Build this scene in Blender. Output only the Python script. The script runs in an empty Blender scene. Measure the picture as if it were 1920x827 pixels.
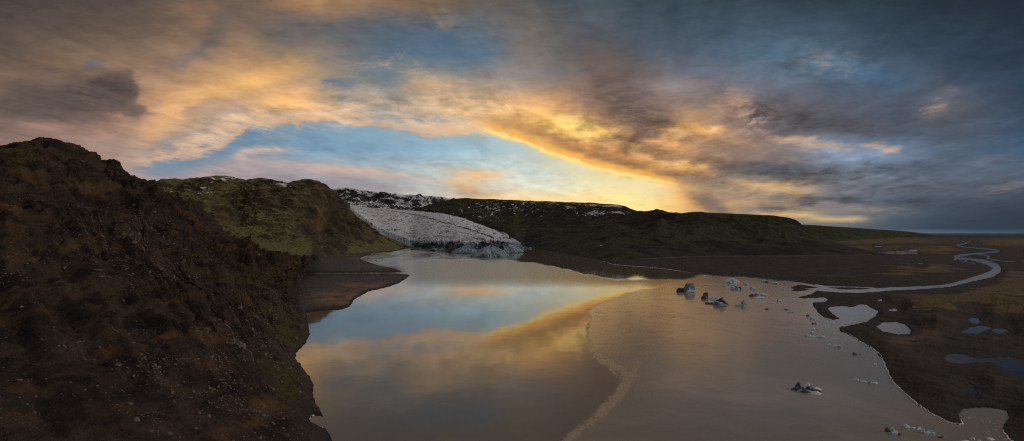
import bpy, math, random
import numpy as np
from mathutils import Vector

random.seed(7)
rng = np.random.default_rng(7)
SC = bpy.context.scene
COL = SC.collection
CAMH = 80.0          # drone height above the lagoon, metres
F = 960.0            # focal length in reference pixels
YH = 436.5           # row of the horizon

# ------------------------------------------------------------------ helpers
def s2l(c):
    c = np.asarray(c, float) / 255.0
    return np.where(c <= 0.04045, c / 12.92, ((c + 0.055) / 1.055) ** 2.4)

def ground_pt(px, py, z=0.0):
    Y = (CAMH - z) * F / (np.asarray(py, float) - YH)
    return (np.asarray(px, float) - 960.0) / F * Y, Y

def ray_pt(px, py, Y):
    px, py, Y = (np.asarray(a, float) for a in (px, py, Y))
    return np.stack([(px - 960.0) / F * Y, Y, CAMH - (py - YH) / F * Y], -1)

_perm = np.concatenate([rng.permutation(256)] * 3)
_g3 = rng.normal(size=(256, 3)); _g3 /= np.linalg.norm(_g3, axis=1)[:, None]
def perlin(p):
    p = np.asarray(p, float)
    sh = p.shape[:-1]; p = p.reshape(-1, 3)
    i = np.floor(p).astype(np.int64); f = p - i
    i &= 255
    u = f * f * f * (f * (f * 6 - 15) + 10)
    out = np.zeros(len(p))
    for dx in (0, 1):
        wx = u[:, 0] if dx else 1 - u[:, 0]
        for dy in (0, 1):
            wy = u[:, 1] if dy else 1 - u[:, 1]
            for dz in (0, 1):
                wz = u[:, 2] if dz else 1 - u[:, 2]
                h = _perm[_perm[_perm[(i[:, 0] + dx) & 255] + ((i[:, 1] + dy) & 255)] + ((i[:, 2] + dz) & 255)]
                g = _g3[h]
                d = g[:, 0] * (f[:, 0] - dx) + g[:, 1] * (f[:, 1] - dy) + g[:, 2] * (f[:, 2] - dz)
                out += wx * wy * wz * d
    return (out * 1.6).reshape(sh)

def fbm(p, octv=5, gain=0.5, lac=2.03):
    a, s, t = 1.0, 0.0, 0.0
    p = np.asarray(p, float)
    for k in range(octv):
        s = s + a * perlin(p + 17.3 * k); t += a
        p = p * lac; a *= gain
    return s / t

def ridged(p, octv=5, gain=0.5, lac=2.07):
    a, s, t = 1.0, 0.0, 0.0
    p = np.asarray(p, float)
    for k in range(octv):
        s = s + a * (1 - 2.2 * np.abs(perlin(p + 31.7 * k))); t += a
        p = p * lac; a *= gain
    return s / t

def smooth(x, a, b):
    t = np.clip((x - a) / (b - a), 0, 1)
    return t * t * (3 - 2 * t)

def tag(o, label=None, cat=None, group=None, kind=None):
    if label: o['label'] = label
    if cat: o['category'] = cat
    if group: o['group'] = group
    if kind: o['kind'] = kind
    return o

def mesh_obj(name, verts, faces, mat=None, parent=None, smooth_shade=True):
    me = bpy.data.meshes.new(name)
    verts = np.asarray(verts, float).reshape(-1, 3)
    if isinstance(faces, np.ndarray):
        nf, k = faces.shape
        me.vertices.add(len(verts)); me.vertices.foreach_set('co', verts.ravel().astype(np.float32))
        me.loops.add(nf * k); me.loops.foreach_set('vertex_index', faces.ravel().astype(np.int32))
        me.polygons.add(nf); me.polygons.foreach_set('loop_start', np.arange(0, nf * k, k, dtype=np.int32))
        me.update(calc_edges=True)
        me.validate()
    else:
        me.from_pydata([tuple(v) for v in verts], [], faces); me.update()
    if smooth_shade:
        me.polygons.foreach_set('use_smooth', [True] * len(me.polygons))
    if mat: me.materials.append(mat)
    o = bpy.data.objects.new(name, me); COL.objects.link(o)
    if parent: o.parent = parent
    return o

def grid_faces(nr, nc):
    i = np.arange(nr - 1)[:, None] * nc + np.arange(nc - 1)[None, :]
    i = i.ravel()
    return np.stack([i, i + 1, i + nc + 1, i + nc], -1)

def set_attr(o, name, vals):
    a = o.data.attributes.new(name, 'FLOAT', 'POINT')
    a.data.foreach_set('value', np.asarray(vals, np.float32).ravel())

# ------------------------------------------------------------------ node helpers
class NT:
    def __init__(self, tree):
        self.t = tree; self.n = tree.nodes; self.l = tree.links
    def node(self, typ, **kw):
        nd = self.n.new(typ)
        for k, v in kw.items():
            setattr(nd, k, v)
        return nd
    def put(self, sock, v):
        if v is None: return
        if isinstance(v, bpy.types.NodeSocket): self.l.new(v, sock)
        else:
            try: sock.default_value = v
            except Exception: sock.default_value = (*v, 1.0)
    def math(self, op, a, b=None, c=None, clamp=False):
        nd = self.node('ShaderNodeMath', operation=op, use_clamp=clamp)
        for s, v in zip(nd.inputs, (a, b, c)): self.put(s, v)
        return nd.outputs[0]
    def vmath(self, op, a, b=None, out=0, scale=None):
        nd = self.node('ShaderNodeVectorMath', operation=op)
        self.put(nd.inputs[0], a)
        if b is not None: self.put(nd.inputs[1], b)
        if scale is not None: self.put(nd.inputs['Scale'], scale)
        return nd.outputs[out]
    def mix(self, f, a, b, blend='MIX'):
        nd = self.node('ShaderNodeMix', data_type='RGBA', blend_type=blend)
        nd.clamp_factor = True
        self.put(nd.inputs[0], f); self.put(nd.inputs[6], a if isinstance(a, bpy.types.NodeSocket) else (*a, 1.0)[:4])
        self.put(nd.inputs[7], b if isinstance(b, bpy.types.NodeSocket) else (*b, 1.0)[:4])
        return nd.outputs[2]
    def maprange(self, v, a, b, c=0.0, d=1.0, sm=True):
        nd = self.node('ShaderNodeMapRange', interpolation_type='SMOOTHSTEP' if sm else 'LINEAR')
        for s, x in zip(nd.inputs, (v, a, b, c, d)): self.put(s, x)
        return nd.outputs[0]
    def noise(self, vec, scale, detail=5, rough=0.55, dist=0.0, out=0, ntype='FBM'):
        nd = self.node('ShaderNodeTexNoise', noise_dimensions='3D')
        try: nd.noise_type = ntype
        except Exception: pass
        self.put(nd.inputs['Vector'], vec); nd.inputs['Scale'].default_value = scale
        nd.inputs['Detail'].default_value = detail; nd.inputs['Roughness'].default_value = rough
        nd.inputs['Distortion'].default_value = dist
        return nd.outputs[out]
    def voronoi(self, vec, scale, feature='F1', rnd=1.0):
        nd = self.node('ShaderNodeTexVoronoi', feature=feature)
        self.put(nd.inputs['Vector'], vec); nd.inputs['Scale'].default_value = scale
        nd.inputs['Randomness'].default_value = rnd
        return nd
    def attr(self, name):
        return self.node('ShaderNodeAttribute', attribute_name=name).outputs['Fac']
    def xyz(self, x, y, z):
        nd = self.node('ShaderNodeCombineXYZ')
        for s, v in zip(nd.inputs, (x, y, z)): self.put(s, v)
        return nd.outputs[0]
    def sep(self, v):
        nd = self.node('ShaderNodeSeparateXYZ'); self.put(nd.inputs[0], v); return nd.outputs
    def mapping(self, v, scale=(1, 1, 1), rot=(0, 0, 0)):
        nd = self.node('ShaderNodeMapping'); self.put(nd.inputs['Vector'], v)
        nd.inputs['Scale'].default_value = scale; nd.inputs['Rotation'].default_value = rot
        return nd.outputs[0]
    def bump(self, h, strength=0.5, dist=1.0, normal=None):
        nd = self.node('ShaderNodeBump'); nd.inputs['Strength'].default_value = strength
        nd.inputs['Distance'].default_value = dist; self.put(nd.inputs['Height'], h)
        if normal is not None: self.put(nd.inputs['Normal'], normal)
        return nd.outputs[0]

def new_mat(name):
    m = bpy.data.materials.new(name); m.use_nodes = True
    m.node_tree.nodes.clear()
    nt = NT(m.node_tree)
    out = nt.node('ShaderNodeOutputMaterial')
    bs = nt.node('ShaderNodeBsdfPrincipled')
    nt.l.new(bs.outputs[0], out.inputs[0])
    return m, nt, bs

def objco(nt):
    return nt.node('ShaderNodeTexCoord').outputs['Object']

# ------------------------------------------------------------------ camera and render
cam = bpy.data.cameras.new('camera'); camo = bpy.data.objects.new('camera', cam); COL.objects.link(camo)
cam.sensor_width = 36.0; cam.lens = 18.0; cam.shift_y = (YH - 413.5) / 1920.0
cam.clip_start = 1.0; cam.clip_end = 400000.0
camo.location = (0, 0, CAMH); camo.rotation_euler = (math.radians(90), 0, 0)
SC.camera = camo
vs = SC.view_settings
vs.view_transform = 'Standard'; vs.look = 'None'; vs.gamma = 1; vs.exposure = 0; vs.use_curve_mapping = False
SC.cycles.use_denoising = False
SC.cycles.filter_width = 1.15
SC.cycles.use_adaptive_sampling = False
SC.cycles.sample_clamp_indirect = 3.0
SC.cycles.max_bounces = 4; SC.cycles.diffuse_bounces = 2; SC.cycles.glossy_bounces = 3

# ------------------------------------------------------------------ the evening sky (world)
SKYROWS = [
 (-500, [(0,150,135,128),(960,145,140,142),(1920,105,112,126)]),
 (-260, [(0,115,102,95),(960,110,106,108),(1920,66,74,86)]),
 (-90, [(0,62,55,52),(480,84,74,68),(720,100,84,70),(960,74,76,78),(1440,44,56,68),(1920,28,38,48)]),
 (0,   [(0,75,64,58),(240,88,74,64),(480,110,92,76),(600,165,122,80),(720,130,100,75),(840,120,98,78),(960,95,88,84),(1080,72,82,90),(1200,58,72,82),(1440,48,64,76),(1680,36,50,62),(1920,28,38,50)]),
 (50,  [(0,82,69,60),(240,98,82,70),(400,135,105,82),(500,110,95,85),(600,100,96,98),(720,88,98,108),(820,80,98,115),(920,100,105,112),(1000,110,100,92),(1100,85,90,98),(1200,65,78,90),(1440,62,82,98),(1680,45,60,75),(1920,32,44,58)]),
 (100, [(0,95,78,65),(120,115,92,72),(240,135,108,84),(360,150,120,92),(480,165,128,88),(560,150,125,95),(640,115,110,108),(720,85,105,122),(800,80,108,130),(880,84,108,128),(960,125,115,108),(1040,110,105,105),(1120,95,90,90),(1200,80,88,98),(1300,78,92,108),(1440,72,100,122),(1560,75,98,115),(1680,55,72,90),(1920,34,50,68)]),
 (150, [(0,118,92,74),(100,125,98,78),(300,170,132,98),(400,185,142,95),(480,215,160,90),(560,200,155,105),(640,150,135,118),(720,105,120,130),(800,180,155,125),(880,170,150,130),(960,150,140,135),(1040,130,120,115),(1120,115,95,85),(1200,125,110,105),(1300,115,115,125),(1440,98,110,128),(1560,80,105,128),(1680,70,92,112),(1800,62,75,95),(1920,42,62,85)]),
 (200, [(0,110,90,78),(130,115,95,82),(260,165,125,98),(330,225,165,100),(440,185,150,120),(520,225,170,110),(600,210,165,115),(660,165,155,145),(740,180,165,145),(820,200,165,125),(900,210,168,115),(960,225,165,100),(1040,215,150,80),(1100,150,115,90),(1200,135,112,98),(1300,150,125,110),(1380,165,130,105),(1440,105,95,98),(1560,90,90,100),(1680,75,82,98),(1760,95,92,98),(1920,45,65,88)]),
 (240, [(0,125,100,88),(130,145,112,98),(260,185,142,112),(340,195,155,120),(420,165,145,135),(470,110,140,165),(560,100,138,165),(640,105,142,168),(720,118,150,174),(800,190,170,150),(880,215,175,120),(960,235,175,90),(1040,245,190,80),(1100,200,140,70),(1200,150,115,85),(1280,215,155,80),(1350,160,125,100),(1440,100,90,90),(1560,85,85,95),(1680,70,80,95),(1800,80,85,98),(1920,50,72,98)]),
 (280, [(0,145,115,105),(100,150,120,110),(200,165,135,120),(280,150,135,130),(360,115,130,150),(440,130,145,158),(520,120,150,175),(600,118,156,182),(720,132,166,188),(800,140,180,205),(880,160,190,205),(940,200,205,180),(1000,220,185,120),(1080,240,180,85),(1160,200,140,75),(1240,225,160,85),(1320,150,115,90),(1400,165,130,105),(1480,140,130,130),(1560,130,150,175),(1680,100,120,145),(1800,72,90,112),(1920,60,85,112)]),
 (320, [(0,170,140,130),(240,180,150,140),(320,165,145,145),(400,170,150,150),(480,165,150,155),(560,165,160,165),(640,175,165,160),(720,170,180,185),(800,185,198,198),(880,205,200,175),(960,200,212,208),(1040,225,222,190),(1120,235,205,140),(1200,215,160,85),(1280,180,130,80),(1360,120,100,90),(1440,95,92,98),(1520,90,92,102),(1600,130,145,165),(1680,95,110,130),(1800,82,95,115),(1920,72,88,108)]),
 (350, [(0,170,145,140),(400,170,145,150),(560,150,140,150),(640,150,142,150),(720,160,155,158),(800,185,185,178),(880,195,185,165),(960,225,215,190),(1040,240,225,180),(1120,250,225,150),(1200,255,225,120),(1260,240,180,90),(1320,160,130,100),(1400,170,145,110),(1480,165,135,100),(1560,115,115,125),(1680,90,98,112),(1800,75,85,100),(1920,62,75,92)]),
 (385, [(0,165,145,140),(640,165,155,155),(800,200,190,180),(880,240,200,140),(960,250,215,145),(1040,250,225,160),(1120,255,225,135),(1200,255,220,120),(1260,245,180,90),(1320,150,122,98),(1380,190,150,100),(1440,150,130,115),(1500,170,145,112),(1560,125,122,128),(1680,65,80,98),(1800,55,70,88),(1920,45,60,78)]),
 (410, [(0,165,145,140),(800,200,190,180),(1100,250,220,140),(1250,235,190,120),(1320,190,160,110),(1440,120,120,120),(1500,150,138,115),(1600,130,125,112),(1680,65,80,98),(1800,45,62,80),(1920,32,50,70)]),
 (428, [(0,160,145,140),(800,190,180,170),(1100,230,200,140),(1440,120,120,125),(1600,80,92,108),(1680,62,80,98),(1800,42,62,80),(1920,30,50,70)]),
 (437, [(0,160,145,140),(800,190,180,170),(1100,230,200,140),(1440,130,130,130),(1600,90,105,118),(1680,84,104,118),(1800,70,96,110),(1920,52,80,98)]),
]
# x, y, half width, half height, tilt (degrees, clockwise), colour, opacity, edge softness
STROKES = [
 (130,178,130,46,0,(90,76,70),.85,.45),(218,172,48,42,10,(86,72,66),.85,.25),(250,215,20,14,0,(96,80,74),.7,.4),(40,200,90,34,-5,(95,79,72),.7,.6),(120,220,100,18,4,(98,82,76),.55,.6),
 (100,150,55,14,-10,(150,115,86),.35,.7),(178,126,22,9,0,(88,92,108),.8,.6),(330,118,60,16,-20,(112,104,106),.35,.8),(370,90,60,14,-35,(98,94,98),.4,.8),
 (90,236,60,10,0,(175,132,108),.5,.8),(330,215,120,26,-38,(232,172,104),.65,.8),(470,150,130,22,-18,(240,176,88),.75,.8),(540,188,70,16,-5,(250,184,92),.75,.7),
 (420,125,100,24,-20,(190,142,90),.4,.9),(370,30,60,20,10,(150,112,84),.6,.8),(590,10,100,16,8,(180,130,84),.6,.9),(400,60,80,14,-40,(82,84,92),.45,.8),
 (560,60,110,34,-20,(92,96,102),.45,.9),(640,155,40,9,6,(98,118,142),.85,.6),(600,225,120,8,-8,(225,180,135),.55,.7),(620,208,100,14,-10,(228,178,125),.6,.6),
 (430,238,110,12,-24,(222,176,128),.7,.6),(365,262,70,9,-20,(205,165,130),.55,.7),(395,292,120,13,-16,(98,132,158),.75,.6),(330,300,100,10,-14,(98,130,158),.6,.7),
 (380,205,40,10,-20,(140,128,130),.5,.7),(500,281,70,8,-5,(228,182,150),.75,.5),(455,288,26,6,-20,(215,178,152),.6,.6),(480,226,50,6,-4,(225,185,145),.6,.6),
 (600,262,210,26,2,(98,140,168),.75,.7),(850,95,90,45,12,(80,106,130),.5,.8),(760,80,80,30,0,(82,104,124),.5,.9),(830,38,40,6,10,(150,132,118),.6,.7),
 (720,120,90,9,-8,(150,148,144),.4,.8),(690,175,40,18,10,(175,152,128),.5,.8),(790,152,60,10,6,(215,170,122),.5,.7),(860,185,120,14,8,(205,165,122),.5,.8),
 (790,228,90,10,2,(128,152,170),.6,.7),(850,243,100,7,3,(240,200,148),.8,.6),(720,218,80,7,-6,(205,178,145),.5,.7),(880,212,60,8,10,(228,182,120),.6,.7),
 (640,316,180,8,6,(215,170,148),.75,.7),(480,306,140,8,5,(195,160,150),.6,.8),(520,340,200,14,0,(150,140,150),.5,.9),(860,318,90,5,8,(200,175,150),.5,.7),
 (905,330,70,13,-6,(248,192,126),.8,.8),(868,350,34,3.5,6,(226,160,98),.9,.6),(885,360,55,3.5,3,(140,138,148),.75,.6),(950,366,90,4,4,(235,185,125),.7,.7),
 (1020,340,60,20,0,(228,226,205),.5,.9),(1180,385,110,20,0,(255,234,150),.7,.9),(1050,372,120,8,2,(255,215,140),.6,.8),
 (760,268,230,24,3,(126,164,186),.7,.8),(700,300,260,14,0,(140,168,184),.5,.9),(880,290,90,22,8,(166,196,206),.7,.8),(980,315,90,22,10,(196,212,208),.7,.8),(1020,345,110,14,4,(222,224,205),.6,.8),
 # lit underside of the big cloud and its bright rim
 (1020,205,110,22,14,(225,168,96),.6,.8),(1075,238,85,18,12,(255,196,74),.85,.7),(1040,258,90,9,16,(226,160,66),.7,.6),(980,238,60,10,10,(200,148,84),.55,.7),
 (1130,120,85,34,8,(104,88,82),.7,.8),(1150,165,60,30,30,(112,92,84),.6,.8),(1190,205,80,30,22,(116,96,84),.75,.7),(1235,236,50,12,8,(104,84,74),.8,.5),
 (1250,165,60,14,10,(160,148,146),.5,.8),(1330,170,60,16,20,(138,118,110),.5,.8),(1225,160,40,10,0,(126,106,98),.5,.7),
 (1290,246,75,10,4,(246,176,82),.8,.7),(1240,268,70,9,8,(228,162,82),.6,.7),(1185,268,75,12,10,(128,98,76),.8,.6),(1090,272,110,9,15,(168,122,72),.75,.6),
 (1160,292,120,8,14,(236,164,74),.6,.6),(1180,309,90,7,12,(126,100,78),.8,.6),(1110,292,70,5,18,(150,112,72),.7,.6),(1290,298,110,12,8,(150,114,84),.6,.7),
 (1265,313,70,4.5,12,(252,184,82),.8,.7),(1230,326,60,6,8,(120,98,84),.6,.6),(1300,332,80,6,5,(118,98,86),.7,.6),(1340,262,90,12,6,(165,125,90),.6,.8),
 (950,258,70,5,14,(255,214,130),.9,.5),(1010,276,70,5,18,(255,214,124),.9,.5),(1070,298,70,5,18,(255,214,116),.95,.5),(1130,317,60,5,14,(255,216,120),.95,.5),(1190,333,70,5,11,(255,220,126),.95,.6),(1250,346,70,4,9,(250,206,120),.85,.7),
 (1010,266,70,4,17,(238,172,80),.7,.6),(1080,288,80,5,17,(242,166,66),.8,.6),(1150,310,60,5,13,(246,176,78),.6,.6),
 (1050,310,60,4,6,(250,224,164),.6,.7),(1125,331,24,6,0,(176,140,96),.8,.6),(1160,334,40,3,6,(190,150,98),.6,.7),(1080,334,60,3,4,(250,226,170),.5,.7),
 (1285,368,60,22,32,(240,168,72),.75,.8),(1335,388,70,18,36,(112,96,92),.7,.8),(1380,365,60,12,20,(150,130,112),.5,.8),(1250,372,40,20,30,(255,190,84),.6,.8),
 (1085,234,60,11,14,(255,206,84),.9,.5),(1040,222,45,9,20,(250,190,90),.7,.6),(1310,243,50,6,4,(255,190,84),.8,.5),(1290,312,40,4,12,(255,196,84),.9,.5),(1150,262,60,5,14,(250,180,76),.7,.5),(1215,250,30,10,0,(100,80,72),.8,.5),(1150,304,50,5,12,(112,88,72),.8,.5),(1225,318,40,5,10,(255,180,78),.7,.6),
 # right-hand cloud banks
 (1390,200,36,13,20,(186,142,116),.6,.6),(1440,215,70,22,10,(92,82,82),.6,.7),(1530,232,170,20,4,(82,80,86),.6,.8),(1480,180,80,16,0,(104,100,108),.5,.8),
 (1600,170,120,30,8,(70,84,104),.5,.9),(1560,120,110,14,12,(92,112,128),.45,.8),(1500,90,80,10,20,(88,110,126),.45,.8),(1640,140,70,20,10,(52,92,124),.5,.8),
 (1785,165,30,8,10,(124,108,104),.55,.7),(1750,205,32,13,-25,(132,114,108),.6,.7),(1850,100,120,40,0,(38,52,68),.4,.9),
 (1490,266,70,7,6,(200,160,128),.7,.6),(1560,274,60,7,2,(182,158,138),.6,.6),(1655,278,36,5,10,(208,172,150),.8,.5),(1620,292,110,9,5,(130,154,184),.65,.8),
 (1420,290,90,14,4,(128,108,98),.6,.7),(1490,322,150,14,3,(84,84,92),.75,.7),(1690,316,120,15,3,(74,82,96),.6,.8),(1640,306,40,4,0,(92,100,116),.5,.6),(1600,345,120,10,8,(88,92,104),.6,.8),
 (1850,305,60,7,-6,(112,116,130),.5,.7),(1890,350,60,7,-8,(122,114,118),.6,.7),(1790,250,60,12,-10,(60,72,90),.5,.8),(1850,230,80,20,-10,(64,76,94),.4,.9),
 (1430,345,70,5,3,(224,172,104),.7,.7),(1480,356,60,5,3,(206,168,116),.6,.7),(1515,377,26,8,0,(72,74,84),.85,.45),(1545,372,16,7,0,(74,76,86),.8,.45),(1470,376,40,5,0,(78,80,88),.8,.5),(1585,374,42,7,4,(76,80,92),.75,.5),
 (1690,378,70,7,4,(78,86,100),.6,.7),(1590,388,120,3,2,(176,152,124),.5,.7),(1460,394,28,3,6,(58,62,74),.85,.5),(1500,404,110,2.6,3,(228,182,112),.85,.6),(1570,410,60,2,2,(214,176,118),.7,.6),(1420,386,60,5,6,(200,160,104),.6,.7),
 (1560,398,200,3.5,2,(96,106,120),.5,.8),(1750,360,140,6,4,(92,104,122),.4,.8),(1800,335,120,6,3,(98,110,128),.4,.8),(1830,424,170,6,0,(30,54,74),.7,.8),
]

# x, y, half width, half height, tilt, strength
WISPS = [(600,232,240,18,-3,.9),(420,250,130,22,-24,.9),(330,290,90,12,-14,.7),(840,240,130,13,2,.9),(730,215,110,16,0,.8),(500,281,80,9,-5,.8),(1490,266,110,12,6,.95),(1580,276,90,10,0,.8),(1655,280,40,6,8,.7),(1395,208,60,26,20,.8),
         (640,195,90,26,0,.7),(900,200,120,34,10,.7),(850,42,60,10,10,.5),(720,118,80,14,-8,.5),(1540,120,90,30,12,.35),(1090,240,90,22,14,.9),(1290,248,80,10,6,.8),(1265,313,80,7,10,.8),(1010,270,120,10,17,.7),(1060,312,90,8,4,.7),
         (1740,205,40,16,-20,.6),(1880,355,60,12,-6,.4),(1440,350,90,10,3,.7),(1580,388,120,6,2,.5),(1850,270,60,8,0,.3),(800,155,60,18,0,.6),(550,185,100,30,-10,.4)]
TEXT = [(600,215,300,40,-6,1.0),(1080,250,160,60,14,1.3),(1230,280,180,60,8,1.2),(1430,220,140,50,10,1.3),(1530,340,260,60,0,1.2),(200,180,90,50,0,.9),(860,200,160,50,0,.9),(1560,120,160,50,0,1.0),(600,275,200,22,0,.12),(1000,300,140,14,0,.1),(880,290,140,20,0,.1)]
CLUMPS = [(1180,205,90,40,25,.8),(1235,236,60,16,8,.95),(1190,270,90,14,10,.9),(1170,305,120,10,12,.9),(1290,325,90,10,6,.8),(1430,215,110,30,10,.8),(1540,235,150,22,6,.6),(1500,325,160,18,3,.7),(1505,376,120,9,0,.95),(1600,380,90,8,0,.8),(1700,378,90,9,3,.8),(1690,320,130,22,4,.5),
          (160,178,110,40,0,.55),(1125,332,40,6,0,.8),(1120,280,80,8,15,.8),(1340,388,60,16,30,.4),(1700,345,160,16,8,.5),(1460,395,60,4,0,.8),(1140,130,70,28,0,.4),(870,360,50,5,0,.5)]
def d2c(nt, cl):
    return nt.noise(nt.mapping(cl, (1, 1.3, 1), (0, 0, -.25)), 4.2, 9, .62, .7)

def paint_sky(xs, ys):
    """Cloud cover laid out over sky bearing (x) and height (y): a smooth base and soft cloud masses."""
    base = []
    for y, pts in SKYROWS:
        p = np.array(pts, float)
        base.append(np.stack([np.interp(xs, p[:, 0], p[:, k]) for k in (1, 2, 3)], -1))
    base = np.array(base); ry = np.array([r[0] for r in SKYROWS], float)
    img = np.empty((len(ys), len(xs), 3))
    for c in range(3):
        for i in range(len(xs)):
            img[:, i, c] = np.interp(ys, ry, base[:, i, c])
    X, Y = np.meshgrid(xs, ys)
    for x, y, rx, ryy, ang, colr, al, soft in STROKES:
        a = math.radians(ang); dx, dy = X - x, Y - y
        u = (dx * math.cos(a) + dy * math.sin(a)) / rx
        v = (-dx * math.sin(a) + dy * math.cos(a)) / max(ryy, 4.5)
        m = al * (1 - smooth(np.sqrt(u * u + v * v), 1 - soft, 1 + soft * 0.5))
        img = img * (1 - m[..., None]) + np.array(colr, float) * m[..., None]
    return img

def build_world(sun_el, sun_az):
    w = bpy.data.worlds.new('World'); SC.world = w; w.use_nodes = True
    w.node_tree.nodes.clear(); nt = NT(w.node_tree)
    out = nt.node('ShaderNodeOutputWorld'); bg = nt.node('ShaderNodeBackground')
    nt.l.new(bg.outputs[0], out.inputs[0])
    d = nt.node('ShaderNodeTexCoord').outputs['Generated']
    x, y, z = nt.sep(d)
    zc = nt.math('MAXIMUM', z, 0.0)
    h = nt.math('SQRT', nt.math('ADD', nt.math('MULTIPLY', x, x), nt.math('MULTIPLY', y, y)))
    yy = nt.math('MAXIMUM', nt.math('MAXIMUM', y, nt.math('MULTIPLY', h, 0.45)), 0.02)
    U = nt.math('DIVIDE', x, yy); W = nt.math('DIVIDE', zc, yy)
    zz = nt.math('ADD', zc, 0.10)
    cl = nt.xyz(nt.math('DIVIDE', x, zz), nt.math('DIVIDE', y, zz), 0.0)     # flat cloud layer coordinates
    r14 = math.radians(14)
    rx = nt.math('SUBTRACT', nt.math('MULTIPLY', nt.sep(cl)[0], math.cos(r14)), nt.math('MULTIPLY', nt.sep(cl)[1], math.sin(r14)))
    ry = nt.math('ADD', nt.math('MULTIPLY', nt.sep(cl)[0], math.sin(r14)), nt.math('MULTIPLY', nt.sep(cl)[1], math.cos(r14)))
    fan = nt.xyz(nt.math('MULTIPLY', rx, 1.35), nt.math('MULTIPLY', ry, .62), 0.0)   # cloud streets drawn out towards the sunset
    uw = nt.xyz(U, nt.math('MULTIPLY', W, 2.2), 0.0)
    n1 = nt.noise(fan, 1.1, 7, 0.62, 0.4, out=1)
    n2 = nt.noise(uw, 7.0, 6, 0.62, 0.3, out=1)
    a1 = nt.vmath('SUBTRACT', n1, (0.5, 0.5, 0.5)); a2 = nt.vmath('SUBTRACT', n2, (0.5, 0.5, 0.5))
    amp = nt.maprange(W, 0.0, 0.3, 0.12, 1.0, sm=False)
    for bx, by, brx, bry in ((700, 285, 330, 44), (1060, 300, 190, 60), (880, 330, 200, 50), (520, 330, 160, 40)):
        du_ = nt.math('MULTIPLY', nt.math('SUBTRACT', U, (bx - 960) / 960), 960 / brx); dv_ = nt.math('MULTIPLY', nt.math('SUBTRACT', W, (YH - by) / 960), 960 / bry)
        g_ = nt.math('EXPONENT', nt.math('MULTIPLY', nt.math('ADD', nt.math('MULTIPLY', du_, du_), nt.math('MULTIPLY', dv_, dv_)), -1.0))
        amp = nt.math('MULTIPLY', amp, nt.math('MULTIPLY_ADD', g_, -.72, 1.0))
    wv = nt.vmath('ADD', nt.vmath('MULTIPLY', a1, (70, 34, 0)), nt.vmath('MULTIPLY', a2, (85, 38, 0)))
    n3 = nt.vmath('SUBTRACT', nt.noise(uw, 30.0, 4, .6, .5, out=1), (0.5, 0.5, 0.5))
    wv = nt.vmath('ADD', wv, nt.vmath('MULTIPLY', n3, (34, 18, 0)))
    wv = nt.vmath('SCALE', wv, scale=amp)
    wx, wy, _ = nt.sep(wv)
    PX = nt.math('ADD', nt.math('MULTIPLY_ADD', U, 960.0, 960.0), wx)
    PY = nt.math('ADD', nt.math('MULTIPLY_ADD', W, -960.0, YH), wy)
    X0, X1 = -80.0, 2000.0
    t = nt.math('DIVIDE', nt.math('SUBTRACT', PX, X0), X1 - X0, clamp=True)
    tc = nt.xyz(t, t, t)
    xs = np.linspace(X0, X1, 161)
    ys = np.array([-500, -260, -90, -30, 0, 20, 40, 60, 80, 100, 120, 140, 155, 170, 185, 198, 209, 219, 228, 237, 246, 255, 264, 273, 282, 291, 300, 309, 318, 327, 336, 345, 353, 362, 372, 382, 392, 402, 410, 419, 428, 437], float)
    img = s2l(np.clip(paint_sky(xs, ys), 0, 255))
    acc = None
    tt = np.linspace(0, 1, len(xs))
    for i, yv in enumerate(ys):
        nd = nt.node('ShaderNodeRGBCurve'); m = nd.mapping; m.use_clip = True
        for c in range(3):
            cv = m.curves[c]
            cv.points[0].location = (0, img[i, 0, c]); cv.points[1].location = (1, img[i, -1, c])
            for k in range(1, len(xs) - 1):
                if np.abs(img[i, k - 1, c] - 2 * img[i, k, c] + img[i, k + 1, c]) > 1e-5:
                    cv.points.new(tt[k], img[i, k, c])
        m.update()
        nt.l.new(tc, nd.inputs['Color'])
        if acc is None: acc = nd.outputs[0]
        else:
            f = nt.maprange(PY, ys[i - 1], yv, 0, 1, sm=False)
            acc = nt.mix(f, acc, nd.outputs[0])
    # layout of thin broken cloud (R), texture strength (G), dark clumps (B)
    ys2 = np.array([-40, 0, 30, 60, 90, 120, 145, 170, 190, 205, 220, 235, 250, 265, 280, 295, 310, 325, 345, 365, 380, 395, 415, 437], float)
    M = np.zeros((len(ys2), len(xs), 3)); M[..., 1] = .45
    XX, YY = np.meshgrid(xs, ys2)
    for ch, lst in enumerate((WISPS, TEXT, CLUMPS)):
        for x_, y_, rx_, ry_, an, al in lst:
            a_ = math.radians(an); dx, dy = XX - x_, YY - y_
            u_ = (dx * math.cos(a_) + dy * math.sin(a_)) / rx_; v_ = (-dx * math.sin(a_) + dy * math.cos(a_)) / max(ry_, 8)
            M[..., ch] = np.maximum(M[..., ch], al * np.exp(-(u_ * u_ + v_ * v_)))
    mac = None
    for i, yv in enumerate(ys2):
        nd = nt.node('ShaderNodeRGBCurve'); mp = nd.mapping; mp.use_clip = True
        for c in range(3):
            cv = mp.curves[c]; cv.points[0].location = (0, M[i, 0, c]); cv.points[1].location = (1, M[i, -1, c])
            for k in range(1, len(xs) - 1):
                if np.abs(M[i, k - 1, c] - 2 * M[i, k, c] + M[i, k + 1, c]) > 1e-4: cv.points.new(tt[k], M[i, k, c])
        mp.update(); nt.l.new(tc, nd.inputs['Color'])
        mac = nd.outputs[0] if mac is None else nt.mix(nt.maprange(PY, ys2[i - 1], yv, 0, 1, sm=False), mac, nd.outputs[0])
    mw, mt, mc = nt.sep(mac)
    wn = nt.noise(fan, 6.5, 10, .68, .9)
    wn2 = nt.noise(nt.mapping(uw, (1, 1.7, 1)), 26.0, 6, .65, .6)
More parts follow.
